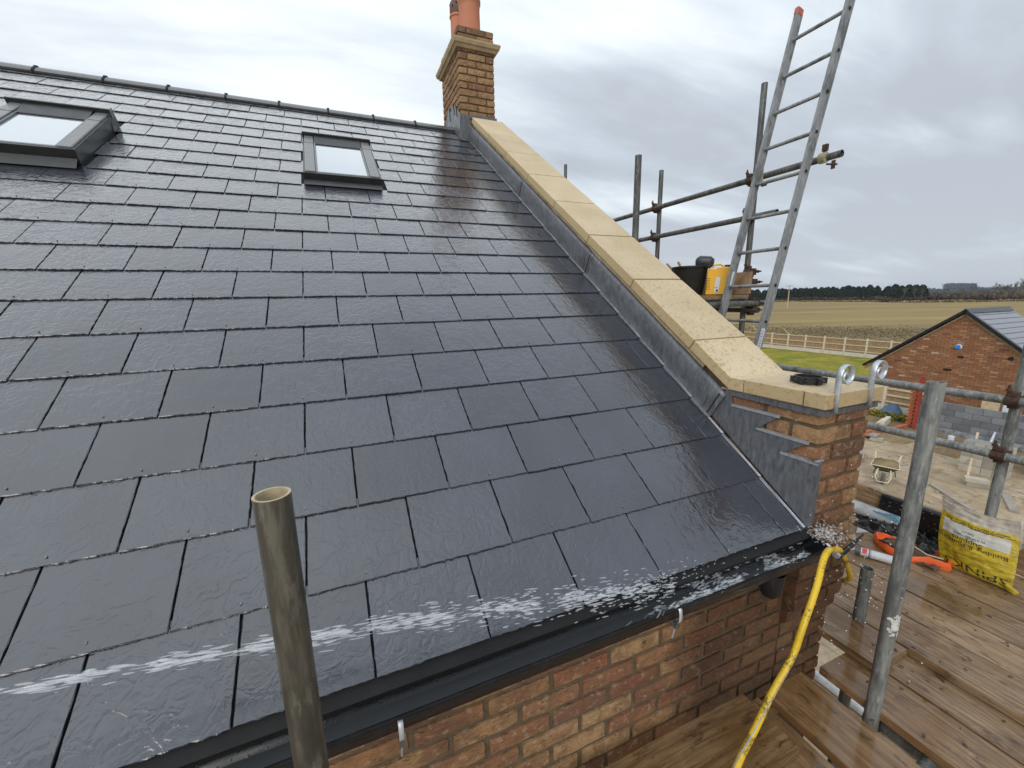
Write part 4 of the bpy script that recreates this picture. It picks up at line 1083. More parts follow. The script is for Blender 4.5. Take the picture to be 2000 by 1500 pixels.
# ---- lead: cover strip round the pier, abutment flashings, stepped flashing
vs = []
def strip(pts, h0, h1, off):
    b = MB(); vs = []; fs = []
    n = len(pts)
    for i, (x, y) in enumerate(pts):
        w = .0022 * mnoise.noise(Vector((x * 22, y * 22, 3)))
        vs += [(x, y, h1), (x - .0, y, h1), (x, y, h0 + w)]
    for i in range(n - 1):
        for j in range(2): fs.append((i * 3 + j, i * 3 + j + 1, (i + 1) * 3 + j + 1, (i + 1) * 3 + j))
    b.add(vs, fs); return b
ring_ = [(WX - .013, .43 - i * .03) for i in range(15)] + [(WX - .013, PY - .013)] + [(WX - .013 + i * .03, PY - .013) for i in range(1, 12)] + [(WR + .011, PY - .013), (WR + .011, .1), (WR + .011, .4)]
b = MB(); vs = []; fs = []
for i, (x, y) in enumerate(ring_):
    w = .003 * mnoise.noise(Vector((x * 25, y * 25, 3))); cxn = (WX + WR) / 2; ix = .02 if x < cxn else -.02
    vs += [(x + ix, y + .02, .4975), (x, y, .4965), (x, y, .474 + w), (x + ix * .5, y + .01, .474 + w)]
for i in range(len(ring_) - 1):
    for j in range(3): fs.append((i * 4 + j, i * 4 + j + 1, (i + 1) * 4 + j + 1, (i + 1) * 4 + j))
b.add(vs, fs); b.build('lead_cover_strip', 'lead', house, smooth=True, angle=60)
laps = [.656, 2.003, 3.344, 4.738, 5.15]
FX = WX - .020
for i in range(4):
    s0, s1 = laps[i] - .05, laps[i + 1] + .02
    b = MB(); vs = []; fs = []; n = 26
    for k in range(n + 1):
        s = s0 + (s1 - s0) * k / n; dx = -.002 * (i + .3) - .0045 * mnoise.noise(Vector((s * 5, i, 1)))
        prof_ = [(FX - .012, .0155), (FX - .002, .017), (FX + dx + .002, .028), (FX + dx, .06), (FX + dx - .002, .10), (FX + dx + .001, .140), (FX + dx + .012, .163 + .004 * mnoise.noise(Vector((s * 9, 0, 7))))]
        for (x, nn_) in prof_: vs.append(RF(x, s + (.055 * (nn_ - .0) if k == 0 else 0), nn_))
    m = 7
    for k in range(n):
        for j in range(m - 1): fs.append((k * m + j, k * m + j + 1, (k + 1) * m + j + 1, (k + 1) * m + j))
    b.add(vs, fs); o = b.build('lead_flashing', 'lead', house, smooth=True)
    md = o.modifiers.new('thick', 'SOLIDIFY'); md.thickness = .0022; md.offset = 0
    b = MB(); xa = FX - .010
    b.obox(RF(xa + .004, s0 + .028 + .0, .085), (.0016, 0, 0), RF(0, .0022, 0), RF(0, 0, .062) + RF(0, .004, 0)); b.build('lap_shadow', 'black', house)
    b = MB(); b.obox(RF(FX - .006, s0 + .075, .065), (.0022, 0, 0), RF(0, .004, 0), RF(0, .01, .038)); b.build('lead_clip', 'lead', house)
# dressed soaker edge, its sky glint painted as paler lead, stepping with each course
for k in range(21):
    s0, s1 = SK[k], SK[k + 1] + .004
    if s0 > 5.0: break
    b = MB(); xa = WX - .034
    b.hexa([RF(xa, s0 + .006, .0118), RF(FX - .008, s0 + .002, .0118), RF(FX - .008, s1, .004), RF(xa + .010, s1, .004), RF(xa + .002, s0 + .006, .0148), RF(FX - .006, s0 + .002, .0205), RF(FX - .006, s1, .0165), RF(xa + .012, s1, .0085)])
    b.build('lead_soaker', 'lead_glint_edge', house, bevel=.0015)
# stepped flashing on the pier
SX = WX - .006
poly = [(.470, .484), (.520, .372), (.40, .285), (-.006, .020), (-.006, .296), (.141, .283), (.040, .357), (.259, .357), (.165, .4325), (.386, .4325), (.40, .478)]
b = MB(); b.prism(poly, lambda u, v, t: (t - .010 * (v < .1), u, v), SX - .006, SX); o = b.build('stepped_flashing', 'lead', house, bevel=.001)
for (y0, y1, z_) in ((.040, .262, .357), (.165, .390, .4325), (-.006, .143, .286)):
    b = MB(); n = 10; vs = []; fs = []
    for k in range(n + 1):
        y = y0 + (y1 - y0) * k / n; w = .0016 * mnoise.noise(Vector((y * 60, z_ * 9, 0)))
        vs += [(SX + .004, y, z_ + .006 + w), (SX - .009, y, z_ + .003 + w), (SX - .010, y, z_ - .005 + w), (SX - .004, y, z_ - .008 + w)]
    for k in range(n):
        for j in range(3): fs.append((k * 4 + j, k * 4 + j + 1, (k + 1) * 4 + j + 1, (k + 1) * 4 + j))
    fs += [(0, 1, 2, 3), (n * 4 + 3, n * 4 + 2, n * 4 + 1, n * 4)]
    b.add(vs, fs); b.build('turned_in_edge', 'lead_glint_edge', house, smooth=True)
b = MB(); b.hexa([(SX - .006, PY - .014, .01), (WX + .022, PY - .014, .03), (WX + .022, PY - .007, .03), (SX - .006, PY - .002, .01), (SX - .006, PY - .014, .296), (WX + .026, PY - .014, .296), (WX + .026, PY - .007, .296), (SX - .006, PY - .002, .296)])
b.build('corner_flap', 'lead', house, bevel=.003)
b = MB(); b.box((SX - .008, PY - .017, .291), (WX + .030, PY - .004, .299)); b.build('flap_top_edge', 'lead_glint_edge', house, bevel=.003)

# ---- chimney
CX0, CX1, CY0, CY1 = 2.0, 2.438, 4.20, 4.985
cm = MB(); cm.box((CX0 + .012, CY0 + .012, 2.4), (CX1 - .012, CY1 - .012, 3.965)); chim = cm.build('chimney', 'mortar', house)
def ring_course(z, odd, x0, x1, y0, y1):
    n = round((x1 - x0 + .01) / .225)
    # front and back
    if odd:
        for i in range(n): brick(chim, 'chimney_brick', 's', x0 + i * .2225, y0, z)
        for i in range(n): brick(chim, 'chimney_brick', 's', x0 + i * .2225 + .215, y1, z, R(180))
        y = y0 + .112
        while y < y1 - .15: brick(chim, 'chimney_brick', 's', x0, y + .215, z, R(-90)); y += .225
    else:
        brick(chim, 'chimney_brick', 'h', x0, y0, z); brick(chim, 'chimney_brick', 's', x0 + .112, y0, z); brick(chim, 'chimney_brick', 'h', x0 + .336, y0, z)
        y = y0 + .112
        brick(chim, 'chimney_brick', 'h', x0, y + .102, z, R(-90)); y += .112
        while y < y1 - .15: brick(chim, 'chimney_brick', 's', x0, y + .215, z, R(-90)); y += .225
        brick(chim, 'chimney_brick', 'h', x0, y1 - .002, z, R(-90))
    # right side
    y = y0 + .112
    while y < y1 - .1: brick(chim, 'chimney_brick', 's', x1, y, z, R(90)); y += .225
for i in range(12):
    z = 3.713 - .075 * i
    if z < 2.93: break
    ring_course(z, i % 2 == 0, CX0, CX1, CY0, CY1)
ring_course(3.825, True, CX0, CX1, CY0, CY1); ring_course(3.90, False, CX0, CX1, CY0, CY1)
b = MB()
mp = [(0, 3.735), (.02, 3.738), (.028, 3.75), (.036, 3.762), (.052, 3.772), (.056, 3.786), (.062, 3.80), (.062, 3.818), (0, 3.822)]
vs = []; fs = []
for (d, z) in mp: vs += [(CX0 - d, CY0 - d, z), (CX1 + d, CY0 - d, z), (CX1 + d, CY1 + d, z), (CX0 - d, CY1 + d, z)]
for i in range(len(mp) - 1):
    for j in range(4): fs.append((i * 4 + j, i * 4 + (j + 1) % 4, (i + 1) * 4 + (j + 1) % 4, (i + 1) * 4 + j))
b.add(vs, fs); MATS['old_stone'] = simple('weathered_band_stone', (0.40, 0.31, 0.185), .85, .2, 9, .4, .003)
b.build('moulded_band', 'old_stone', chim, bevel=.003)
b = MB(); b.hexa([(CX0 + .01, CY0 + .01, 3.96), (CX1 - .01, CY0 + .01, 3.96), (CX1 - .01, CY1 - .01, 3.96), (CX0 + .01, CY1 - .01, 3.96), (CX0 + .12, CY0 + .12, 4.01), (CX1 - .12, CY0 + .12, 4.01), (CX1 - .12, CY1 - .12, 4.01), (CX0 + .12, CY1 - .12, 4.01)]); b.build('flaunching', 'pale_mortar', chim)
b = MB(); b.lathe([(.125, 0), (.122, .28), (.128, .33), (.135, .34), (.135, .37), (.120, .38), (.10, .385), (.10, .2)], (2.222, 4.42, 3.98), 28); b.build('chimney_pot', 'terracotta', chim, smooth=True)
b = MB(); b.lathe([(.085, 0), (.083, .36), (.094, .37), (.094, .39), (.082, .40)], (2.175, 4.76, 3.98), 22); b.build('chimney_pot', 'terracotta', chim, smooth=True)
b = MB(); b.lathe([(.082, .0), (.088, .02), (.088, .12), (.070, .155), (.03, .17), (0, .17)], (2.175, 4.76, 4.375), 22); vp = b.build('vented_pot_cap', 'terracotta_dark', chim, smooth=True)
b = MB()
for k in range(10):
    a_ = 2 * math.pi * k / 10; c_ = Vector((2.175 + .087 * math.cos(a_), 4.76 + .087 * math.sin(a_), 4.45 + .025 * (k % 2))); d = Vector((math.cos(a_), math.sin(a_), 0))
    b.tube([c_ - d * .01, c_ + d * .003], .012, 8)
b.build('vent_holes', 'black', chim, kind='stuff')
# chimney lead: apron on the front, tray up the side with stepped pieces
b = MB(); b.add([(CX0 - .008, CY0 - .010, 2.785), (CX0 + .105, CY0 - .010, 2.785), (CX0 + .105, CY0 - .012, 3.05), (CX0 - .008, CY0 - .010, 3.06)], [(0, 1, 2, 3)])
b.add([(CX0 + .105, CY0 - .012, 3.02), (CX1 + .01, CY0 - .012, 3.02), (CX1 + .01, CY0 - .010, 3.062), (CX0 + .105, CY0 - .010, 3.06)], [(0, 1, 2, 3)])
o = b.build('chimney_apron', 'lead', chim); md = o.modifiers.new('t', 'SOLIDIFY'); md.thickness = .004
b = MB(); b.prism([(CY0 - .01, 2.785), (CY0 - .01, 3.062), (4.30, 3.15), (4.30, 3.10), (4.40, 3.24), (4.40, 3.15), (4.52, 3.285), (4.56, 3.2), (4.66, 3.29), (4.86, 3.14), (5.0, 2.85), (4.53, 2.99)], lambda u, v, t: (t, u, v), CX0 - .012, CX0 - .006); o = b.build('side_flashing', 'lead', chim, bevel=.001)
for (y, z0, z1) in ((4.30, 3.06, 3.17), (4.41, 3.12, 3.26), (4.60, 3.12, 3.28)):
    b = MB(); b.beam((CX0 - .014, y, z0), (CX0 - .014, y + .03, z1), .006, .006); b.build('flashing_lap', 'black', chim)
b = MB(); n = 8; vs = []
for k in range(n + 1):
    t_ = k / n; vs += [(CX0 - .02 + .16 * t_, CY0 - .012, 2.787), (CX0 - .03 + .17 * t_, CY0 - .05, 2.787 - .035 + .012 * (1 - t_))]
b.add(vs, [(2 * k, 2 * k + 1, 2 * k + 3, 2 * k + 2) for k in range(n)]); b.build('apron_foot', 'lead', chim)

# ---- gutter
gt = bpy.data.objects.new('gutter', None); COL.objects.link(gt); gt.parent = house
prof = [(.036, -.004), (.030, -.030), (.022, -.055), (.006, -.078), (-.014, -.089), (-.038, -.088), (-.060, -.078), (-.076, -.060), (-.084, -.036), (-.087, -.014), (-.094, -.011), (-.096, -.017), (-.092, -.021),
        (-.090, -.036), (-.082, -.064), (-.064, -.084), (-.040, -.0945), (-.012, -.0955), (.012, -.084), (.034, -.060), (.042, -.028), (.042, -.004)]
b = MB(); vs = []; fs = []; GX0, GX1 = XL, WX - .016; nseg = 60
for i in range(nseg + 1):
    x = GX0 + (GX1 - GX0) * i / nseg
    for (u, v) in prof: vs.append((x, u, v + .0008 * mnoise.noise(Vector((x * 3, u * 9, 0)))))
m = len(prof)
for i in range(nseg):
    for j in range(m): fs.append((i * m + j, i * m + (j + 1) % m, (i + 1) * m + (j + 1) % m, (i + 1) * m + j))
fs += [tuple(range(m)), tuple(nseg * m + j for j in range(m - 1, -1, -1))]
b.add(vs, fs); b.build('channel', 'gutter', gt, smooth=True, angle=50)
b = MB(); b.prism([(.040, -.004), (.022, -.055), (-.014, -.089), (-.060, -.078), (-.088, -.014)], lambda u, v, t: (t, u, v), GX1, GX1 + .005); b.build('stop_end', 'gutter', gt)
b = MB(); b.lathe([(.044, .03), (.044, .0), (.038, -.050), (.030, -.068), (.026, -.068), (.026, -.02)], (1.868, -.030, -.115), 20)
b.build('outlet', 'gutter', gt, smooth=True)
b = MB(); vs = []; fs = []
for i in range(241):
    x = GX0 + (GX1 - GX0) * i / 240
    for j in range(6):
        y = -.062 + .074 * j / 5; vs.append((x, y, -.0775 + .0016 * mnoise.noise(Vector((x * 14, y * 40, 0)))))
for i in range(240):
    for j in range(5): fs.append((i * 6 + j, (i + 1) * 6 + j, (i + 1) * 6 + j + 1, i * 6 + j + 1))
b.add(vs, fs); _b = NB('standing_water'); MATS['standing_water'] = _b.done((.085, .09, .094), .22, _b.bump(_b.noise(40, 3, .6, sc=(.5, 1, 1)), .25, .003), spec=1.0, coat=.6, coatr=.03)
b.build('standing_water', 'standing_water', gt, smooth=True)
# felt support tray under the slate tails
b = MB(); b.hexa([(XL, .034, -.050), (GX1, .034, -.050), (GX1, .090, -.004), (XL, .090, -.004), (XL, .028, -.046), (GX1, .028, -.046), (GX1, .040, -.004), (XL, .040, -.004)]); b.build('eaves_tray', 'gutter', gt)
b = MB(); b.hexa([(XL, .010, -.049), (GX1, .010, -.049), (GX1, .034, -.012), (XL, .034, -.012), (XL, .006, -.046), (GX1, .006, -.046), (GX1, .030, -.006), (XL, .030, -.006)]); b.build('tray_lip', 'window_dark', gt)
b = MB(); b.box((XL, .05, -.12), (WX - .001, WY + .02, -.005)); b.build('fascia', 'gutter', house)
# silver straps left on the gutter edge
for x, z_, dx in ((.500, -.064, 0), (1.345, -.052, -.0), (2.072, -.03, 0)):
    st = bpy.data.objects.new('strap', None); COL.objects.link(st); st.parent = gt
    b = MB(); pts_ = [(-.078, z_ + .030), (-.088, z_ + .040), (-.100, z_ + .034), (-.103, z_ + .018), (-.103, z_ - .004), (-.097, z_ - .016)]
    vs = []; 
    for (y, z) in pts_: vs += [(x - .006, y, z), (x + .006, y, z)]
    b.add(vs, [(2 * k, 2 * k + 1, 2 * k + 3, 2 * k + 2) for k in range(len(pts_) - 1)]); o = b.build('strap', 'white_metal', gt, smooth=True); md = o.modifiers.new('t', 'SOLIDIFY'); md.thickness = .0018
    bpy.data.objects.remove(st)
    b = MB(); b.tube([(x - .0, -.085, z_ - .030), (x - .002, -.075, z_ - .085)], [.0038, .0028], 6); b.build('nail', 'zinc', gt, smooth=True)
    b = MB(); b.box((x - .007, -.093, z_ - .040), (x + .007, -.075, z_ - .022)); b.build('fixing_block', 'galv_dark', gt)

# ---- things standing on the kneeler
for i, (x, lab) in enumerate(((2.140, 'left of two scrolled zinc straps hooked over the stone kneeler'), (2.352, 'right of two scrolled zinc straps hooked over the stone kneeler'))):
    b = MB(); path = [(-.012, .495), (-.0125, .57), (-.012, .625)]
    cy_, cz_ = .024, .640
    path = [(-.0135, .492), (-.0135, .56), (-.0145, .62)]
    for k in range(0, 25):
        a_ = R(180 - k * 17.5); r_ = .040 * (1 - .010 * k) if k < 15 else .034 - .0021 * (k - 15)
        path.append((.0255 + r_ * math.cos(a_) , .632 + r_ * math.sin(a_)))
    vs = []
    for (y, z) in path:
        # the scroll curls towards +x as seen; strap lies across y
        vs += [(x + (y + .0135), -.0105, z), (x + (y + .0135), -.0105 - .0, z)]
    # ribbon with width along y
    vs = []
    for (u, z) in path: vs += [(x + (u + .0135), -.023, z), (x + (u + .0135), -.003, z)]
    b.add(vs, [(2 * k, 2 * k + 1, 2 * k + 3, 2 * k + 2) for k in range(len(path) - 1)])
    o = b.build('scroll_strap', 'zinc', smooth=True, angle=60); md = o.modifiers.new('t', 'SOLIDIFY'); md.thickness = .004; md.offset = 0
    tag(o, lab, 'strap', 'scrolled straps on the kneeler')
b = MB(); rc = (2.247, .158, KZ + .002)
b.lathe([(.048, 0), (.052, .002), (.052, .010), (.057, .012), (.057, .020), (.052, .022), (.052, .030), (.049, .032), (.045, .030), (.045, 0), (.048, 0)], rc, 36)
for k in range(6):
    a_ = R(60 * k + 10); c_ = Vector(rc) + Vector((.056 * math.cos(a_), .056 * math.sin(a_), .016)); b.obox(c_, (.008 * math.cos(a_), .008 * math.sin(a_), 0), (-.008 * math.sin(a_), .008 * math.cos(a_), 0), (0, 0, .012))
o = b.build('pipe_collar', 'black_plastic', smooth=True, angle=35); tag(o, 'round black plastic pipe collar lying on the stone kneeler', 'pipe collar')

# ================================================================== SCAFFOLD
TR = .02415
def tube_obj(name, a, b_, mat, parent=None, r=TR, n=20):
    b = MB(); a, b_ = Vector(a), Vector(b_); b.tube([a, b_], r, n, inner=r * .84); return b.build(name, mat, parent, smooth=True, angle=40)
def coupler(parent, c, axis=(0, 1, 0)):
    """swivel fitting: two half shells, bolt and nut"""
    b = MB(); c = Vector(c); ax = Vector(axis)
    b.tube([c - ax * .028, c + ax * .028], .033, 12)
    c2 = c + Vector((.048, 0, 0)); b.tube([c2 - Vector((0, 0, .028)), c2 + Vector((0, 0, .028))], .033, 12)
    b.obox(c + Vector((-.005, 0, .038)), (.020, 0, 0), (0, .020, 0), (0, 0, .012))
    b.tube([c + Vector((-.02, .018, .03)), c + Vector((-.02, .018, .085))], .007, 8)
    b.tube([c + Vector((-.02, .018, .052)), c + Vector((-.02, .018, .066))], .014, 6)
    b.obox(c + Vector((.024, .0, -.036)), (.028, 0, 0), (0, .018, 0), (0, 0, .010))
    b.tube([c + Vector((.05, -.02, 0)), c + Vector((.05, -.085, 0))], .007, 8)
    b.tube([c + Vector((.05, -.045, 0)), c + Vector((.05, -.062, 0))], .014, 6)
    return b.build('coupler', 'rust', parent, bevel=.002)
sc = thing('gable_scaffold', 'galvanised tube scaffold with guard rails along the gable, rusty couplers', 'scaffold')
for (x, y, z1, m_) in ((3.87, .03, 1.15, 'galv'), (3.87, 1.765, 2.63, 'galv_dark'), (3.87, 2.918, 2.28, 'galv_dark'), (3.87, 5.0, 2.92, 'galv_dark'), (2.60, 1.74, 1.945, 'galv_dark'), (2.635, .02, -.335, 'galv_dark'), (3.87, -2.2, 1.0, 'galv'), (2.6, 4.6, 1.9, 'galv_dark')):
    tube_obj('standard', (x, y, GZ + .01), (x, y, z1), m_, sc)
tube_obj('guard_rail', (3.80, 1.06, 1.885), (3.80, 6.2, 1.885), 'galv_dark', sc)
tube_obj('guard_rail', (3.80, 1.49, 1.580), (3.80, 6.2, 1.580), 'galv_dark', sc)
tube_obj('guard_rail', (3.81, -2.6, .338), (3.81, 3.3, .338), 'galv', sc)
tube_obj('guard_rail', (3.81, -2.6, .020), (3.81, 3.4, .020), 'galv', sc)
tube_obj('transom', (2.45, 1.62, .858), (3.98, 1.62, .858), 'galv_dark', sc)
tube_obj('transom', (2.45, 3.1, .858), (3.98, 3.1, .858), 'galv_dark', sc)
tube_obj('ledger', (3.82, 1.58, .80), (3.82, 6.2, .80), 'galv_dark', sc)
for y in (-1.6, -.42, .32, 1.5, 2.8): tube_obj('transom', (1.2 if y < 0.0 else 2.4, y, -.715), (4.0, y, -.715), 'galv_dark', sc)
tube_obj('ledger', (2.302, -3.0, -.757), (2.302, -.215, -.757), 'galv', sc)
for c_ in ((3.815, .03, .338), (3.815, .035, .020), (3.805, 1.765, 1.885), (3.805, 1.765, 1.58), (3.805, 2.918, 1.885), (3.805, 2.918, 1.58)): coupler(sc, c_)
coupler(sc, (3.80, 1.63, .858), (1, 0, 0)); coupler(sc, (3.83, 1.68, .80)); coupler(sc, (3.83, 1.70, 1.04)); coupler(sc, (3.83, 1.72, 1.13)); coupler(sc, (2.30, -.23, -.757))
o = tube_obj('scaffold_pole', (.348, -.304, GZ + .01), (.348, -.304, .674), 'old_tube'); o.data.materials.append(MATS['rim'])
for p in o.data.polygons:
    if p.center.z > .672 or (p.center.z > .5 and (Vector((p.center.x, p.center.y)) - Vector((.348, -.304))).length < TR * .9): p.material_index = 1
tag(o, 'brown stained scaffold pole standing open-ended right in front of the slates', 'scaffold pole')
o = tube_obj('scaffold_pole', (2.237, -.243, GZ + .01), (2.237, -.243, .640), 'galv'); tag(o, 'thick grey scaffold pole with a white paint patch, right of the brick pier', 'scaffold pole')
o.data.materials.append(MATS['white_plastic'])
# dried white splash low on that pole: small raised flakes
MATS['paint_splash'] = simple('dried_white_paint', (0.60, 0.60, 0.57), 0.7, 0.2, 60, 0.5, .001)
b = MB(); rg = random.Random(3)
for i in range(70):
    a_ = R(rg.gauss(-118, 22)); z_ = -.262 + rg.gauss(0, .020); c_ = Vector((2.237 + (TR + .0005) * math.cos(a_), -.243 + (TR + .0005) * math.sin(a_), z_))
    t_ = Vector((-math.sin(a_), math.cos(a_), 0)); s_ = rg.uniform(.0015, .006)
    b.obox(c_, t_ * s_, Vector((0, 0, s_ * rg.uniform(.5, 1.2))), Vector((math.cos(a_), math.sin(a_), 0)) * .0006)
b.build('paint_splash', 'paint_splash', o, kind='stuff')

# ---- boards
def board_x_mat():
    m = MATS['board'].copy(); m.name = 'scaffold_board_cross'
    for n in m.node_tree.nodes:
        if n.type == 'MAPPING':
            s_ = n.inputs['Scale'].default_value; v = tuple(s_)
            if abs(v[1] - v[0]) > .05 and v[2] == 1: n.inputs['Scale'].default_value = (v[1], v[0], v[2])
    return m
MATS['board_x'] = board_x_mat()
def board(x0, x1, y0, y1, ztop, mat, lab, seed, rot=0.0):
    nx = max(2, int((x1 - x0) / .12)); ny = max(2, int((y1 - y0) / .12)); nx, ny = min(nx, 40), min(ny, 40)
    b = rough_box(x1 - x0, y1 - y0, .038, nx, ny, 2, .0035, .006, seed)
    o = b.build('scaffold_board', mat, smooth=True, angle=40); o.location = (x0, y0, ztop - .038); o.rotation_euler = (0, 0, rot)
    return tag(o, lab, 'scaffold board', 'wet timber scaffold boards')
HI, LO = -.612, -.652
board(2.41, 2.638, -.170, 3.7, HI, 'board', 'scaffold board against the pier, its sawn end lapped over two lower boards', 1)
board(2.645, 2.866, -3.0, 3.7, HI, 'board', 'scaffold board second from the pier, beside the step in the deck', 2)
board(2.873, 3.086, -3.0, 3.7, HI, 'board', 'scaffold board third out from the pier, in front of the sealant cartridge', 3)
board(3.093, 3.318, -3.0, 3.7, HI, 'board', 'scaffold board carrying the grey sealant cartridge', 4)
board(3.325, 3.547, -3.0, 3.7, HI, 'board', 'scaffold board carrying the crumpled orange sack', 5)
board(3.553, 3.775, -3.0, 3.7, HI, 'board', 'outermost scaffold board of the deck, under the yellow sand bag', 6)
board(2.236, 2.458, -3.0, -.045, LO, 'board', 'lower scaffold board with its corner showing beside the gap, right of the big pole', 7)
board(2.466, 2.700, -3.0, -.10, LO, 'board', 'lower scaffold board that runs under the sawn end, right of the big pole', 8)
board(1.912, 2.142, -3.0, -.030, LO, 'board', 'wet scaffold board with puddle, its end against the front wall left of the gap', 9)
board(1.68, 1.902, -3.0, -.035, LO, 'board', 'darker scaffold board half under the board along the wall', 10, R(.6))
board(-4.5, 1.795, -.247, -.020, HI, 'board_x', 'scaffold board lying along the foot of the front wall under the hose', 12)
board(-4.5, 1.70, -.50, -.27, LO - .0, 'board_x', 'scaffold board parallel to the wall at the bottom edge of the picture', 13)
# upper lift
for i in range(6):
    x0 = 2.44 + i * .222
    o = board(x0, x0 + .217, 1.60 + .02 * (i % 3), 6.0, .935, 'board', ['innermost of the upper platform boards beside the coping', 'second upper platform board, hidden mostly by the coping', 'upper platform board left of the black bucket', 'upper platform board under the black bucket', 'upper platform board under the yellow container', 'outermost upper platform board behind the ladder'][i], 20 + i)
    o['group'] = 'boards of the upper scaffold platform'
b = MB(); b.box((3.785, .16 - 2.5, -.612), (3.822, 3.6, -.412)); tag(b.build('toe_board', 'board', bevel=.003), 'brown toe board on edge along the outside of the lower deck', 'toe board')
b = MB(); b.box((3.775, 1.66, .938), (3.812, 6.0, 1.128)); tag(b.build('toe_board', 'board_edge', bevel=.003), 'pale brown toe board on edge behind the yellow container on the upper platform', 'toe board')

# ---- ladder
ld = thing('ladder', 'tall aluminium ladder leaning on the upper guard rail, orange end cap', 'ladder')
def LP(y, z): return Vector((3.66 + .242 * (z - 1.855), y, z))
zb, zt = -.60, 3.04
ldir = (LP(0, zt) - LP(0, zb)).normalized(); lnor = ldir.cross(Vector((0, 1, 0))).normalized()
for y in (1.593, 1.208):
    b = MB(); c_ = (LP(y, zb) + LP(y, zt)) / 2; hl_ = (LP(y, zt) - LP(y, zb)).length / 2
    b.obox(c_, ldir * hl_, Vector((0, .0125, 0)), lnor * .031); b.build('stile', 'ladder', ld, bevel=.004)
    sg = 1 if y > 1.4 else -1
    for lo in (-1, 1):
        b = MB(); b.obox(c_ + lnor * (.028 * lo) + Vector((0, -.010 * sg * 0 - .0135, 0)), ldir * hl_, Vector((0, .0025, 0)), lnor * .006); b.build('stile_flange', 'ladder', ld)
zr = 2.849
k = 0
while zr > -.5:
    p0, p1 = LP(1.208, zr), LP(1.593, zr); b = MB()
    b.tube([p0 + Vector((0, -.016, 0)), p1], .0135, 10); b.build('rung', 'ladder', ld, smooth=True)
    b = MB(); b.tube([p0 + Vector((0, -.0175, 0)), p0 + Vector((0, -.0125, 0))], .012, 10); b.build('rung_end', 'black', ld)
    zr -= .2645; k += 1
MATS['orange_rubber'] = simple('faded_orange_rubber', (0.50, 0.13, 0.09), 0.7, 0.2, 20, 0.2, .001)
for y in (1.593, 1.208):
    b = MB(); b.obox(LP(y, zt + .012), ldir * .028, Vector((0, .017, 0)), lnor * .035); b.build('end_cap', 'orange_rubber', ld, bevel=.010)
# worn white sticker with black print near the foot of the right stile
b = MB(); b.obox(LP(1.208, .60) + Vector((0, -.0137, 0)), ldir * .085, Vector((0, .0006, 0)), lnor * .019); b.build('sticker', 'white_plastic', ld)
def text_mesh(body, size=1.0):
    cu = bpy.data.curves.new('t', 'FONT'); cu.body = body; cu.size = size; cu.align_x = 'CENTER'; cu.align_y = 'CENTER'; cu.resolution_u = 2
    o = bpy.data.objects.new('t', cu); COL.objects.link(o); dg = bpy.context.evaluated_depsgraph_get(); dg.update()
    me = bpy.data.meshes.new_from_object(o.evaluated_get(dg)); bpy.data.objects.remove(o); return me
MATS['ink'] = simple('black_print', (0.018, 0.018, 0.018), 0.6, 0.2, 30, 0)
me = text_mesh('LADDERS', .035); me.materials.append(MATS['ink'])
mt = Matrix((ldir, lnor, Vector((0, -1, 0)))).transposed().to_4x4(); mt.translation = LP(1.208, .60) + Vector((0, -.0146, 0)); me.transform(mt)
link('sticker_lettering', me, ld)
# scuffed white patch on left stile
b = MB(); b.obox(LP(1.593, 1.06) + Vector((0, -.0137, 0)), ldir * .06, Vector((0, .0006, 0)), lnor * .010); b.build('scuff', 'paint_splash', ld)
MATS['yellow_zinc'] = simple('yellow_passivated_zinc', (0.42, 0.40, 0.27), 0.4, 0.3, 40, 0.3, .001, metal=.3)
for y, l_ in ((1.625, 'yellowish zinc ladder clamp plate at the left stile, beside the dark coupler'), (1.175, 'yellowish zinc ladder clamp with wing nut at the right stile')):
    cl = thing('ladder_clamp', l_, 'ladder clamp', 'zinc clamps tying the ladder to the rail')
    if y > 1.5:
        b = MB(); b.hexa([(3.745, 1.60, 1.83), (3.75, 1.60, 1.83), (3.75, 1.66, 1.83), (3.745, 1.66, 1.83), (3.72, 1.60, 1.935), (3.725, 1.60, 1.935), (3.725, 1.66, 1.935), (3.72, 1.66, 1.935)])
        b.obox((3.715, 1.615, 1.875), (.003, 0, 0), (0, .035, 0), (0, 0, .05)); b.build('plate', 'yellow_zinc', cl)
        b = MB(); b.tube([(3.735, 1.60, 1.80), (3.735, 1.56, 1.80)], .012, 6); b.build('nut', 'rust', cl)
    else:
        b = MB(); b.tube([(3.78, 1.15, 1.885), (3.78, 1.19, 1.885)], .038, 14); b.build('plate', 'yellow_zinc', cl)
        b = MB(); b.tube([(3.76, 1.13, 1.83), (3.76, 1.06, 1.81)], .007, 6); b.obox((3.76, 1.085, 1.815), (.004, 0, 0), (0, .012, 0), (0, 0, .028)); b.obox((3.765, 1.155, 1.945), (.012, 0, 0), (0, .016, 0), (0, 0, .022)); b.build('wing_nut', 'rust', cl)

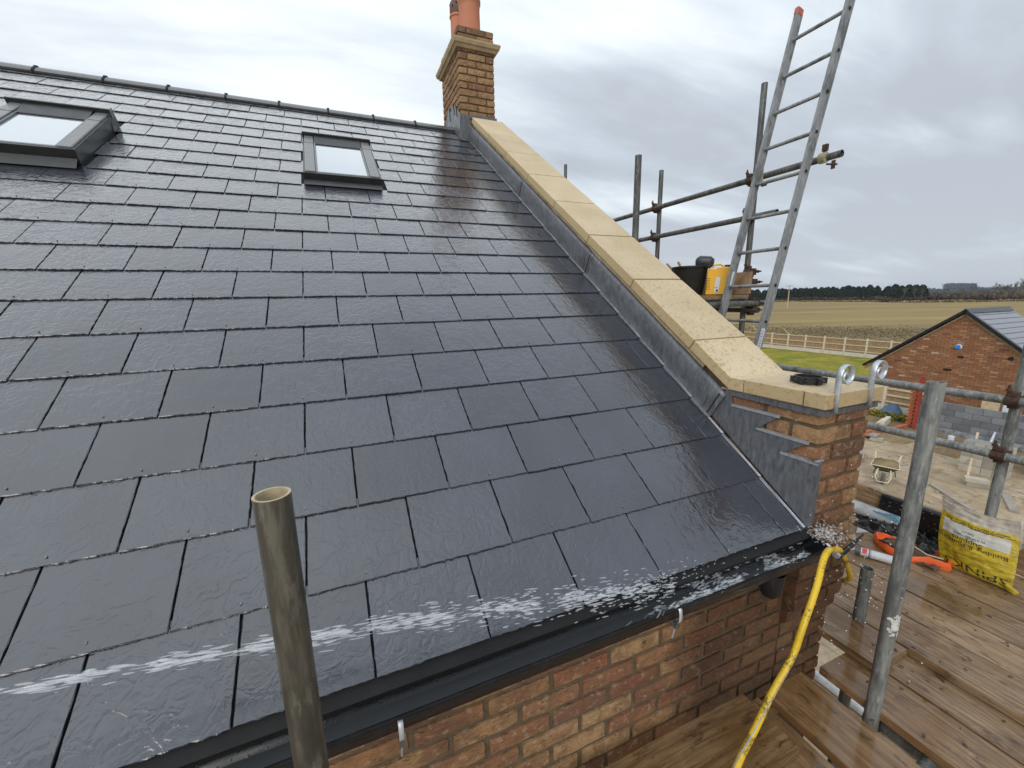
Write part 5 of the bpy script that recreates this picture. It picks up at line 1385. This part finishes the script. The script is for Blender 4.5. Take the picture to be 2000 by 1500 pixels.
# ---- bucket and container on the upper platform
bk = thing('builders_bucket', 'black rubber builders bucket on the upper platform with offcuts in it', 'bucket')
BX, BY, BZ = 3.47, 2.03, .937
b = MB(); b.lathe([(0, .004), (.112, .004), (.118, .012), (.150, .245), (.152, .250), (.148, .252), (.142, .246), (.110, .02), (0, .018)], (BX, BY, BZ), 30); b.build('tub', 'bucket', bk, smooth=True)
b = MB(); b.lathe([(.150, .238), (.160, .240), (.161, .254), (.148, .256), (.147, .25)], (BX, BY, BZ), 30); b.build('rim', 'bucket', bk, smooth=True)
for i, (p, d, L_, w_) in enumerate((((BX - .07, BY + .10, BZ + .20), (-.30, .62, .72), .13, .026), ((BX - .03, BY + .055, BZ + .21), (-.1, .45, .80), .11, .022), ((BX - .05, BY + .12, BZ + .20), (-.4, .8, .42), .13, .018))):
    b = MB(); p = Vector(p); d = Vector(d).normalized(); b.beam(p, p + d * L_, w_, .014); o = b.build('wood_offcut', 'board_edge', bevel=.001)
    tag(o, ['broad wood offcut poking out of the left of the black bucket', 'narrow upright wood offcut in the black bucket', 'lowest wood offcut resting on the bucket rim'][i], 'wood offcut', 'wood offcuts in the bucket')
MATS['slate_plastic'] = plastic('blue_black_plastic', (0.030, 0.037, 0.045), .25, .45)
b = rough_box(.15, .11, .10, 5, 4, 4, .006, .035, 4); o = b.build('tool_case', 'slate_plastic', smooth=True); o.location = (BX - .05, BY - .09, BZ + .235); o.rotation_euler = (.15, .1, -.9)
tag(o, 'dark blue-black tool sitting in the right of the black bucket', 'tool')
b = MB()
for k in range(4): b.box((.030 + k * .026, .02, .0985), (.040 + k * .026, .09, .104))
b.build('moulded_rib', 'window_grey', o)
cn = thing('plastic_container', 'yellow plastic chemical container with black cap beside the bucket', 'container')
MATS['yellow'] = simple('yellow_hdpe', (0.80, 0.42, 0.012), 0.38, 0.08, 10, 0.1, .001)
YC = Vector((3.58, 1.800, .937)); view = Vector((3.13, 2.70, 0)).normalized(); side = Vector((view.y, -view.x, 0))
def YP(u, d, z): return YC + side * u + view * d + Vector((0, 0, z))
b = MB(); outl = [(-.105, .0), (.085, .0), (.095, .012), (.100, .175), (.088, .215), (.072, .232), (.035, .235), (-.02, .232), (-.028, .222), (-.065, .222), (-.072, .232), (-.088, .225), (-.100, .19), (-.105, .012)]
n = len(outl); vs = [YP(u, -.048, z) for u, z in outl] + [YP(u * .94, -.062, z * .97 + .003) for u, z in outl] + [YP(u, .048, z) for u, z in outl]
fs = [tuple(range(n, 2 * n)), tuple(range(3 * n - 1, 2 * n - 1, -1))]
for k in range(n):
    k2 = (k + 1) % n; fs.append((k, k2, n + k2, n + k)); fs.append((k, 2 * n + k, 2 * n + k2, k2))
b.add(vs, fs); b.build('body', 'yellow', cn, bevel=.004)
b = MB(); b.tube([YP(-.055, -.03, .228), YP(-.05, -.03, .252), YP(.0, -.03, .256), YP(.03, -.03, .236)], .008, 8); b.build('handle', 'yellow', cn, smooth=True)
b = MB(); b.tube([YP(.055, -.01, .230), YP(.055, -.01, .252)], .022, 16); b.build('cap', 'black_plastic', cn, bevel=.002)
b = MB(); q = [YP(-.035, -.0645, .02), YP(.0, -.0645, .02), YP(.010, -.0655, .150), YP(-.025, -.0655, .150)]; b.add(q + [p + view * .001 for p in q], [(0, 1, 2, 3), (7, 6, 5, 4), (0, 4, 5, 1), (1, 5, 6, 2), (2, 6, 7, 3), (3, 7, 4, 0)]); b.build('label', 'white_plastic', cn)
b = MB()
for k in range(6): q0 = YP(-.090, -.0640, .05 + k * .018); b.obox(q0, side * .020, view * .0008, (0, 0, .0016))
b.obox(YP(-.012, -.0662, .035), side * .008, view * .0006, (0, 0, .008)); b.obox(YP(-.018, -.0662, .060), side * .012, view * .0006, (0, 0, .0018)); b.build('print', 'ink', cn, kind='stuff')

# ================================================================== DECK CLUTTER
Zd = HI
MATS['pipe_grey'] = simple('pale_grey_pvc', (0.44, 0.45, 0.47), 0.4, 0.25, 12, 0.2, .001)
o = tube_obj('soil_pipe', (3.735, .36, Zd + .048), (3.745, 1.9, Zd + .048), 'pipe_grey', r=.046); tag(o, 'long pale grey plastic pipe lying along the toe board', 'pipe')
MATS['blue_rope'] = simple('blue_rope', (0.10, 0.30, 0.44), 0.7, 0.2, 50, .3, .001)
b = MB()
for i in range(4):
    b.tube([(3.70 + .01 * i, .50 - .02 * i, Zd + .085), (3.68 + .012 * i, .42 - .012 * i, Zd + .090 + .004 * i), (3.675 + .01 * i, .33, Zd + .075 - .004 * i)], .0035, 6)
tag(b.build('rope', 'blue_rope', smooth=True), 'short tangle of pale blue cord on the end of the grey pipe', 'rope')
# black tray on edge
MATS['speckled_black'] = NB('mud_spattered_black_plastic')
_b = MATS['speckled_black']; sp = _b.mr(_b.noise(75, 3, .6), .64, .69); MATS['speckled_black'] = _b.done(_b.mix(sp, (0.011, 0.011, 0.012), (0.32, 0.29, 0.24)), 0.35, _b.bump(_b.noise(18, 4, .6), .4, .006), spec=.5)
b = rough_box(.022, .46, .19, 2, 14, 7, .004, .02, 9); o = b.build('black_tray', 'speckled_black', smooth=True, angle=50); o.location = (3.735, .045, Zd + .015); o.rotation_euler = (0, R(7), 0)
tag(o, 'mud-spattered black plastic tray standing on edge against the toe board', 'tray')
def crumple(name, cx_, cy_, lx, ly, h, mat, lab, cat, seed, rot=0, freq=9, n=26):
    b = MB(); vs = []; fs = []
    for i in range(n):
        for j in range(n):
            u, v = i / (n - 1) - .5, j / (n - 1) - .5
            ridge = 1 - abs(mnoise.noise(Vector((u * freq, v * freq, seed)))) * 2.6
            e = max(0, 1 - (max(abs(u), abs(v)) * 2) ** 4)
            z = Zd + .004 + h * max(.02, ridge) * e + .010 * (1 + mnoise.noise(Vector((u * 20, v * 20, seed + 4)))) * e
            x, y = u * lx * (1 + .25 * mnoise.noise(Vector((v * 4, seed, 0)))), v * ly * (1 + .25 * mnoise.noise(Vector((u * 4, seed, 5))))
            vs.append((cx_ + x * math.cos(rot) - y * math.sin(rot), cy_ + x * math.sin(rot) + y * math.cos(rot), z))
    for i in range(n - 1):
        for j in range(n - 1): fs.append((i * n + j, (i + 1) * n + j, (i + 1) * n + j + 1, i * n + j + 1))
    b.add(vs, fs); return tag(b.build(name, mat, smooth=True, angle=30), lab, cat)
crumple('black_polythene', 3.66, .30, .22, .50, .05, 'speckled_black', 'crumpled black polythene heaped in front of the black tray', 'plastic sheet', 3)
# orange sack
MATS['orange_sack'] = simple('orange_woven_sack', (0.78, 0.125, 0.025), 0.55, 0.15, 40, 0.6, .002, bscale=300)
sk = thing('orange_sack', 'open orange sack slumped on the deck behind the big pole', 'sack')
poly = [(3.415, .335), (3.475, .375), (3.555, .372), (3.585, .26), (3.61, .16), (3.585, .055), (3.475, .020), (3.440, .10), (3.385, .17), (3.372, .26)]
hts = [.050, .055, .03, .02, .03, .045, .050, .055, .030, .052]
b = MB(); vs = []; fs = []; n = len(poly) * 4; c0 = Vector((3.50, .19))
P_ = []
for i in range(n):
    t = i / 4; k = int(t); f_ = t - k; a_, c_ = Vector(poly[k]), Vector(poly[(k + 1) % len(poly)]); P_.append((a_.lerp(c_, f_), hts[k] * (1 - f_) + hts[(k + 1) % len(hts)] * f_))
for i, (p, h) in enumerate(P_):
    d = (p - c0); w_ = .006 * mnoise.noise(Vector((i * .8, 3, 0)))
    for fr, z in ((1.0, .002), (1.05, h * .5), (.98, h + w_), (.93, h * .96), (.90, h * .4), (.84, .012)):
        q = c0 + d * fr; vs.append((q.x + w_, q.y, Zd + z))
for i in range(n):
    for j in range(5): fs.append((i * 6 + j, ((i + 1) % n) * 6 + j, ((i + 1) % n) * 6 + j + 1, i * 6 + j + 1))
b.add(vs, fs); b.build('sack_cloth', 'orange_sack', sk, smooth=True, angle=50)
MATS['debris'] = simple('brown_debris', (0.115, 0.078, 0.052), 0.55, 0.5, 30, 0.9, .008)
b = MB(); vs = []; fs = []; nn_ = 16
for i in range(nn_):
    for j in range(nn_):
        u, v = i / (nn_ - 1), j / (nn_ - 1); vs.append((3.40 + .18 * u, .05 + .28 * v, Zd + .012 + .028 * abs(mnoise.noise(Vector((u * 7, v * 9, 2)))) ))
for i in range(nn_ - 1):
    for j in range(nn_ - 1): fs.append((i * nn_ + j, (i + 1) * nn_ + j, (i + 1) * nn_ + j + 1, i * nn_ + j + 1))
b.add(vs, fs); b.build('lining', 'debris', sk, smooth=True, angle=30)
b = MB(); b.tube([(3.395, .315, Zd + .054), (3.392, .27, Zd + .052), (3.386, .225, Zd + .048)], [.004, .008, .005], 8); b.build('hand_slot', 'black', sk)
b = MB(); b.tube([(3.52, .30, Zd + .05), (3.50, .20, Zd + .055), (3.47, .12, Zd + .050), (3.50, .06, Zd + .05)], .004, 6); b.build('drawstring', 'pale_timber', sk, smooth=True)
# sealant cartridge
ct = thing('sealant_cartridge', 'pale sealant cartridge with red and white label lying on the deck', 'sealant cartridge')
A_, B_ = Vector((3.205, .325, Zd + .026)), Vector((3.300, .140, Zd + .026)); d_ = (B_ - A_).normalized()
MATS['cart'] = simple('cartridge_plastic', (0.50, 0.52, 0.54), .35, .1, 20, .1, .001); MATS['red_print'] = simple('red_print', (0.60, 0.05, 0.04), .5, .1, 20, 0)
MATS['dark_grey'] = simple('dark_grey_plastic', (0.085, 0.09, 0.10), .4, .2, 20, .1, .001)
b = MB(); b.tube([A_, B_], .0245, 22); b.build('tube', 'cart', ct, smooth=True)
b = MB(); b.tube([A_ - d_ * .012, A_ + d_ * .012], .0252, 22); b.build('collar', 'dark_grey', ct, smooth=True)
b = MB(); b.tube([A_ + d_ * .048, A_ + d_ * .053], .0251, 22); b.tube([A_ + d_ * .056, A_ + d_ * .058], .0251, 22); b.build('band', 'dark_grey', ct, smooth=True)
b = MB(); pp = []
up_ = Vector((-.55, -.35, .76)).normalized(); sd_ = d_.cross(up_).normalized(); up_ = sd_.cross(d_)
vs = []
for t in (.018, .040):
    for k in range(6):
        a_ = R(-38 + k * 15.2); vs.append(A_ + d_ * t + (up_ * math.cos(a_) + sd_ * math.sin(a_)) * .0252)
b.add(vs, [(k, k + 1, 7 + k, 6 + k) for k in range(5)]); b.build('red_label', 'red_print', ct)
b = MB(); b.tube([A_ - d_ * .012, A_ - d_ * .035, A_ - d_ * .10], [.011, .008, .004], 12); b.build('nozzle', 'cart', ct, smooth=True)

# sand bag, printed upside down as it stands
bag = thing('sand_bag', 'yellow and clear plastic sand bag standing upside down against the toe board', 'bag')
MATS['bag_clear'] = NB('milky_polythene'); _b = MATS['bag_clear']
MATS['bag_clear'] = _b.done(_b.mix(_b.mr(_b.noise(25, 5, .6), .4, .65), (0.40, 0.355, 0.30), (0.60, 0.55, 0.47)), .28, _b.bump(_b.noise(30, 4, .6, sc=(1, 1, 2.5)), .7, .006), spec=.5)
MATS['bag_yellow'] = NB('yellow_polythene'); _b = MATS['bag_yellow']
_c = _b.mix(_b.mr(_b.noise(30, 5, .65), .42, .68), (0.56, 0.415, 0.020), (0.36, 0.26, 0.03)); _x = _b.xyz()[2]
_c = _b.mix(_b.mr(_b.noise(60, 3, .6), .6, .7, 0, .4), _c, (0.25, 0.18, 0.05))
MATS['bag_yellow'] = _b.done(_c, .33, _b.bump(_b.ma('ADD', _b.noise(22, 5, .65, sc=(1, .5, 2.4)), _b.ma('MULTIPLY', _b.noise(70, 4, .6, sc=(1, .5, 2)), .5)), .8, .007), spec=.5)
MATS['bag_panel'] = simple('white_print_panel', (0.55, 0.54, 0.49), .4, .16, 30, .5, .004)
def BP(u, v, off=0.0):
    """front sheet of the bag: u left to right as seen, v from the deck up"""
    yl = .085 + .072 * v + .010 * math.sin(v * 5); yr = -.190 + .034 * v ** 2
    y = yl + (yr - yl) * u
    x = 3.548 + .035 * v + .0
    bulge = .034 * math.sin(math.pi * min(1, max(0, u))) * (math.sin(math.pi * (min(1, v / .9)) ** .8) if v < .9 else 0) + .012 * math.sin(math.pi * u)
    wr = .0075 * mnoise.noise(Vector((u * 2.2 + v, v * 3.1, 8))) + .0050 * mnoise.noise(Vector((u * 5, v * 20, 1))) + .003 * mnoise.noise(Vector((u * 14, v * 9, 5))) + (.004 * mnoise.noise(Vector((u * 3, v * 42, 2))) if v < .45 else 0)
    z = Zd + .004 + .385 * v - .028 * (1 - (2 * u - 1) ** 2) * (v ** 3) - .01 * u * v + .006 * (1 - v) * math.sin(u * 3)
    return Vector((x - bulge - wr - off, y, z))
NU, NV = 36, 48
b = MB(); vs = [BP(i / NU, j / NV) for i in range(NU + 1) for j in range(NV + 1)]; fs = [];
for i in range(NU):
    for j in range(NV): fs.append((i * (NV + 1) + j, (i + 1) * (NV + 1) + j, (i + 1) * (NV + 1) + j + 1, i * (NV + 1) + j + 1))
o0 = len(vs)
def BB(u, v):
    p = BP(u, v); t = .105 * (math.sin(math.pi * min(1, v / .80) * .5 + .5) if v < .8 else max(0.02, (1 - v) / .2)) * (math.sin(math.pi * u) ** .5 if 0 < u < 1 else 0)
    return Vector((p.x + t * (1 if v < .8 else .8), p.y, p.z))
vs += [BB(i / NU, j / NV) for i in range(NU + 1) for j in range(NV + 1)]
for i in range(NU):
    for j in range(NV): fs.append((o0 + i * (NV + 1) + j, o0 + i * (NV + 1) + j + 1, o0 + (i + 1) * (NV + 1) + j + 1, o0 + (i + 1) * (NV + 1) + j))
b.v = [tuple(p) for p in vs]; b.f = fs; b.r = [0] * len(fs)
me = bpy.data.meshes.new('body'); me.from_pydata(b.v, [], b.f); me.materials.append(MATS['bag_clear']); me.materials.append(MATS['bag_yellow']); me.materials.append(MATS['bag_panel'])
for idx, p in enumerate(me.polygons):
    p.use_smooth = True
    if idx < NU * NV:
        i, j = divmod(idx, NV); u, v = (i + .5) / NU, (j + .5) / NV
        yt = .80 - .02 * u
        if v < yt: p.material_index = 1
        if .53 < v < .70 and .05 < u < .92: p.material_index = 2
link('body', me, bag)
def bag_text(body, size, uc, vc, wu, name='lettering', oval=False, squash=1.0):
    me = text_mesh(body, 1.0); xs = [v.co.x for v in me.vertices]; w0 = max(xs) - min(xs); s = wu / w0
    bm = bmesh.new(); bm.from_mesh(me); bmesh.ops.triangulate(bm, faces=bm.faces)
    bmesh.ops.subdivide_edges(bm, edges=[e for e in bm.edges if e.calc_length() > .15], cuts=2, use_grid_fill=False)
    for v in bm.verts:
        u = uc - v.co.x * s; vv = vc - v.co.y * s * size * squash   # turned through 180 degrees
        v.co = BP(u, vv, .0012)
    bm.to_mesh(me); bm.free(); me.materials.append(MATS['ink']); return link(name, me, bag)
bag_text('Building & Plumbing', .95, .46, .435, .90, squash=.80)
bag_text('Supplies', .95, .42, .497, .40, squash=.80)
bag_text('WASHED GRIT', .95, .44, .572, .42, squash=.75)
bag_text('SAND', .95, .42, .622, .15, squash=.75)
bag_text('SPINKS', 1.3, .52, .095, .86, squash=.42)
rg = random.Random(6)
for vc, u0, u1 in ((.755, .08, .95), (.728, .08, .95), (.712, .15, .70)):
    b = MB(); u = u0
    while u < u1:
        w_ = rg.uniform(.008, .020); h = rg.uniform(.004, .008)
        if rg.random() > .15: b.add([BP(u, vc - h, .0012), BP(u + w_, vc - h, .0012), BP(u + w_, vc + h, .0012), BP(u, vc + h, .0012)], [(0, 1, 2, 3)])
        u += w_ + .006
    b.build('small_print', 'ink', bag, kind='stuff')
for rr_, th in ((1.0, .006), (.93, .004)):
    b = MB(); vs = []; fs = []; n = 70
    for k in range(n + 1):
        a_ = 2 * math.pi * k / n
        for q in (0, th): u, v = .49 + .48 * (rr_ - q) * math.cos(a_), .15 + .135 * (rr_ - q * 2) * math.sin(a_); vs.append(BP(min(.985, max(.01, u)), max(.01, v), .0012))
    for k in range(n): fs.append((2 * k, 2 * k + 1, 2 * k + 3, 2 * k + 2))
    b.add(vs, fs); b.build('oval_outline', 'ink', bag)
# loose clear corner of the bag on the right
b = MB(); vs = []; fs = []
for i in range(9):
    for j in range(9):
        u, v = i / 8, j / 8; p = BP(1, .62 + .38 * v); vs.append((p.x + .02 * math.sin(u * 4) + .01 * mnoise.noise(Vector((u * 6, v * 6, 2))), p.y - .085 * u * (.25 + .75 * v), p.z + .02 * u * v + .012 * mnoise.noise(Vector((u * 5, v * 5, 9)))))
for i in range(8):
    for j in range(8): fs.append((i * 9 + j, (i + 1) * 9 + j, (i + 1) * 9 + j + 1, i * 9 + j + 1))
b.add(vs, fs); b.build('loose_corner', 'bag_clear', bag, smooth=True)
b = MB()
for k in range(3): b.tube([BP(.96 - k * .018, .03, .006) + Vector((0, 0, .01 * k)), BP(1.0, .02 + .01 * k, .012) + Vector((-.01, -.02 - .004 * k, 0))], .008, 8)
b.build('tucked_corner', 'bag_yellow', bag, smooth=True)
# chips and offcuts
for i, (x, y, r_, s_, m_, l_) in enumerate(((3.36, .44, .3, .06, 'board_edge', 'triangular tan offcut on the deck right of the pier'), (3.50, .46, 1.1, .05, 'pipe_grey', 'grey scrap of membrane on the deck near the pipe'), (3.30, .47, 2.0, .04, 'pale_timber', 'small pale splinter on the deck near the pier edge'))):
    b = MB(); c_ = Vector((x, y, Zd + .003)); vs = [c_ + Vector((math.cos(r_ + a) * s_, math.sin(r_ + a) * s_ * .7, 0)) for a in (0, 2.0, 4.2)]
    b.add([*vs, *[v + Vector((0, 0, .007)) for v in vs]], [(0, 2, 1), (3, 4, 5), (0, 1, 4, 3), (1, 2, 5, 4), (2, 0, 3, 5)]); tag(b.build('offcut', m_), l_, 'offcut')
b = MB(); rg = random.Random(12)
for i in range(150):
    x, y = rg.uniform(1.9, 3.75), rg.uniform(-.5, .5); 
    if x < 2.42 and y > -.05: continue
    z_ = HI if (x > 2.65 or (x > 2.42 and y > -.16)) else LO
    s_ = rg.uniform(.001, .0035); a_ = rg.uniform(0, 3); b.obox((x, y, z_ + .001), (math.cos(a_) * s_ * 2.2, math.sin(a_) * s_ * 2.2, 0), (-math.sin(a_) * s_, math.cos(a_) * s_, 0), (0, 0, s_ * .6))
tag(b.build('grit', 'debris', kind='stuff'), 'grit and splinters scattered over the wet boards', 'grit')
for i, (x, y, a_, L_) in enumerate(((2.99, .04, .5, .10), (2.62, -.30, 1.2, .03))):
    b = MB(); b.beam((x, y, HI + .003 if i == 0 else LO + .003), (x + math.cos(a_) * L_, y + math.sin(a_) * L_, (HI if i == 0 else LO) + .004), .006, .004); tag(b.build('splinter', 'dirty_timber'), ['long dark splinter on the deck right of the big pole', 'small dark chip on the lower boards'][i], 'splinter')
o = tube_obj('waste_pipe', (5.87, -1.0, GZ + .06), (5.87, 2.2, GZ + .06), 'pipe_grey', r=.055); tag(o, 'white pipe on the ground seen through the gap in the boards', 'pipe')

# ---- hose
MATS['hose'] = NB('dirty_yellow_hose'); _b = MATS['hose']
_n = _b.noise(60, 5, .7, sc=(1, 1, .7)); _m = _b.noise(14, 4, .65)
_k = _b.noise(170, 5, .75, sc=(1, 1, .45)); _m2 = _b.noise(9, 3, .6, off=(3, 1, 7)); _c = _b.mix(_b.mr(_b.ma('ADD', _b.ma('MULTIPLY', _k, .45), _b.ma('MULTIPLY', _m2, .55)), .525, .56, 0, .8), (0.70, 0.46, 0.020), (0.085, 0.055, 0.018)); _c = _b.mix(_b.mr(_m, .5, .68, 0, .6), _c, (0.42, 0.26, 0.035))
MATS['hose'] = _b.done(_c, .35, _b.bump(_n, .3, .0015), spec=.5)
hs = thing('garden_hose', 'muddy yellow garden hose with a pale blue stripe hung over the gutter end', 'hose')
hp = [(2.50, .80, -.58), (2.52, .45, -.54), (2.515, .16, -.45), (2.462, .010, -.335), (2.33, -.045, -.20), (2.16, -.092, -.045), (2.085, -.105, -.012), (2.03, -.118, .008), (1.975, -.135, -.004),
      (1.90, -.165, -.07), (1.815, -.188, -.17), (1.765, -.195, -.27), (1.665, -.205, -.365), (1.575, -.225, -.43), (1.49, -.24, -.50), (1.40, -.27, -.55), (1.31, -.31, -.58), (1.22, -.37, -.60), (1.10, -.45, -.595)]
def spline(pts, n=6):
    pts = [Vector(p) for p in pts]; P = [pts[0]] + pts + [pts[-1]]; out = []
    for i in range(1, len(P) - 2):
        for k in range(n):
            t = k / n; p0, p1, p2, p3 = P[i - 1], P[i], P[i + 1], P[i + 2]
            out.append(.5 * ((2 * p1) + (-p0 + p2) * t + (2 * p0 - 5 * p1 + 4 * p2 - p3) * t * t + (-p0 + 3 * p1 - 3 * p2 + p3) * t ** 3))
    return out + [pts[-1]]
sp_ = spline(hp, 7)
b = MB(); b.tube(sp_, .0108, 16); b.build('hose_body', 'hose', hs, smooth=True)
MATS['stripe'] = simple('blue_grey_stripe', (0.22, 0.30, 0.36), .5, .25, 60, .1, .001)
b = MB(); vs = []; n = len(sp_)
prev = None
for i, p in enumerate(sp_):
    d = (sp_[min(i + 1, n - 1)] - sp_[max(i - 1, 0)]).normalized(); u = d.cross(Vector((0, 0, 1)) if prev is None else d.cross(prev)).normalized() if prev is None else (prev - d * prev.dot(d)).normalized(); prev = u; v = d.cross(u)
    for w_ in (-.13, .13):
        a_ = 2.2 + i * .085 + w_; vs.append(p + (u * math.cos(a_) + v * math.sin(a_)) * .01105)
b.add(vs, [(2 * k, 2 * k + 1, 2 * k + 3, 2 * k + 2) for k in range(n - 1)]); b.build('stripe', 'stripe', hs, smooth=True)
b = MB(); b.tube([(2.13, -.10, -.060), (2.19, -.105, -.030), (2.26, -.11, .010)], [.010, .009, .003], 8); b.build('tie_tail', 'black_plastic', hs, smooth=True)
b = MB(); b.tube([(2.118, -.1, -.050), (2.130, -.098, -.045)], .0125, 12); b.build('hose_clip', 'zinc', hs, smooth=True)

# ================================================================== WATER
def water_mat(name, a):
    b = NB(name); return b.done((0.80, 0.84, 0.88), .12, None, spec=.6, alpha=a)
MATS['water_drop'] = water_mat('water_drops', .22); MATS['foam'] = water_mat('foam', .16)
def blob(b, c, d, l, r):
    d = Vector(d).normalized(); u = d.orthogonal().normalized(); v = d.cross(u); c = Vector(c); n = 6; vs = [c - d * l]
    for t, q in ((-.55, .82), (.15, 1.0), (.72, .6)):
        for k in range(n):
            a_ = 2 * math.pi * k / n; vs.append(c + d * l * t + (u * math.cos(a_) + v * math.sin(a_)) * r * q)
    vs.append(c + d * l); fs = [(0, 1 + (k + 1) % n, 1 + k) for k in range(n)]
    for i in range(2):
        for k in range(n): fs.append((1 + i * n + k, 1 + i * n + (k + 1) % n, 1 + (i + 1) * n + (k + 1) % n, 1 + (i + 1) * n + k))
    fs += [(1 + 2 * n + k, 1 + 2 * n + (k + 1) % n, 1 + 3 * n) for k in range(n)]
    b.add(vs, fs)
rg = random.Random(21); b = MB()
def jet(t): # 0 at the left edge, 1 where it meets the gutter
    x = -.42 + 1.80 * t; return Vector((x, -.020, .328 - .185 * (x + .42) + .016 * math.sin((x + .1) * 2.2)))
for i in range(900):
    t = rg.random() ** .72; cl = mnoise.noise(Vector((t * 22, 0, 4)))
    if cl < -.12 and rg.random() < .8 and t < .8: continue
    p = jet(t); sp = .004 + .028 * t ** 1.6
    p += Vector((rg.uniform(-.02, .02), rg.gauss(0, sp * .8), rg.gauss(0, sp)))
    l = rg.uniform(.006, .022) * (1.35 - .8 * t); blob(b, p, (1, rg.uniform(-.06, .06), -.16 + rg.uniform(-.06, .06)), l, rg.uniform(.0008, .0022))
for i in range(46):     # heavier slugs of water in the jet
    t = (i + rg.random() * .9) / 46
    if mnoise.noise(Vector((t * 22, 0, 4))) < -.05 and t < .85: continue
    for k in range(9):
        p = jet(t) + Vector((rg.uniform(-.020, .020), rg.gauss(0, .004), rg.gauss(0, .0036 + .007 * t))); blob(b, p, (1, 0, -.16 + rg.uniform(-.08, .08)), rg.uniform(.008, .020), rg.uniform(.0016, .0036))
for i in range(900):    # the same jet further back towards where it comes from
    t = -rg.random() * 1.1; p = jet(t) + Vector((0, rg.gauss(0, .003), rg.gauss(0, .0035))); blob(b, p, (1, 0, -.16), rg.uniform(.010, .024), rg.uniform(.0012, .0030))
tag(b.build('water_jet', 'water_drop', smooth=True, kind='stuff'), 'broken jet of white water streaming across the slates into the gutter', 'water')
b = MB()
for i in range(1900):   # churned water in the gutter and over its edge
    x = rg.triangular(1.18, 2.09, 1.75); y = rg.uniform(-.095, .03); dn = mnoise.noise(Vector((x * 11, y * 30, 1)))
    if dn < .02: continue
    y = y; z = -.082 + .060 * abs(y + .03) / .06 + abs(rg.gauss(0, .014))
    blob(b, (x, y, min(z, .02)), (1, rg.uniform(-.5, .5), rg.uniform(-.2, .2)), rg.uniform(.006, .018), rg.uniform(.0010, .0040))
for i in range(260):
    x = 1.30 + rg.gauss(0, .16); blob(b, (x, rg.gauss(.0, .03), .012 + abs(rg.gauss(0, .016))), (1, rg.uniform(-.5, .5), rg.uniform(-.2, .4)), rg.uniform(.002, .007), rg.uniform(.0008, .002))
for i in range(330):    # burst where the hose end meets the pier
    p = Vector((2.10, -.05, .0)) + Vector((rg.gauss(.02, .035), rg.gauss(-.01, .03), abs(rg.gauss(0, .022)))); blob(b, p, (rg.uniform(-1, 1), rg.uniform(-1, 1), rg.uniform(0, 1)), rg.uniform(.002, .008), rg.uniform(.001, .003))
tag(b.build('gutter_splash', 'foam', smooth=True, kind='stuff'), 'white foaming water churning along the end of the black gutter', 'water')
b = MB()
for i in range(110):
    p = Vector((2.12, -.10, -.02)) + Vector((rg.gauss(.02, .11), rg.gauss(-.04, .08), rg.gauss(-.10, .17))); s_ = rg.uniform(.0012, .0034); blob(b, p, (rg.uniform(-1, 1), rg.uniform(-1, 1), rg.uniform(-1, 1)), s_, s_ * .8)
for i in range(14):
    p = Vector((3.55, .42, Zd + .05)) + Vector((rg.gauss(0, .12), rg.gauss(0, .12), abs(rg.gauss(0, .05)))); s_ = rg.uniform(.002, .005); blob(b, p, (0, 0, 1), s_, s_)
MATS['lone_drop'] = water_mat('lone_drops', .6)
tag(b.build('flying_droplets', 'lone_drop', smooth=True, kind='stuff'), 'loose water droplets flying off round the brick pier', 'water')
print('meshes', len(bpy.data.objects))

# ================================================================== AIR
hz = bpy.data.materials.new('air'); hz.use_nodes = True; t_ = hz.node_tree; t_.nodes.clear()
o_ = t_.nodes.new('ShaderNodeOutputMaterial'); v_ = t_.nodes.new('ShaderNodeVolumePrincipled'); t_.links.new(v_.outputs[0], o_.inputs['Volume'])
v_.inputs['Color'].default_value = (0.80, 0.88, 1.0, 1); v_.inputs['Density'].default_value = 0.00011
MATS['air'] = hz
b = MB(); b.box((-3400, -2000, GZ - 1.2), (5400, 5400, 60)); b.build('haze', 'air', kind='stuff')
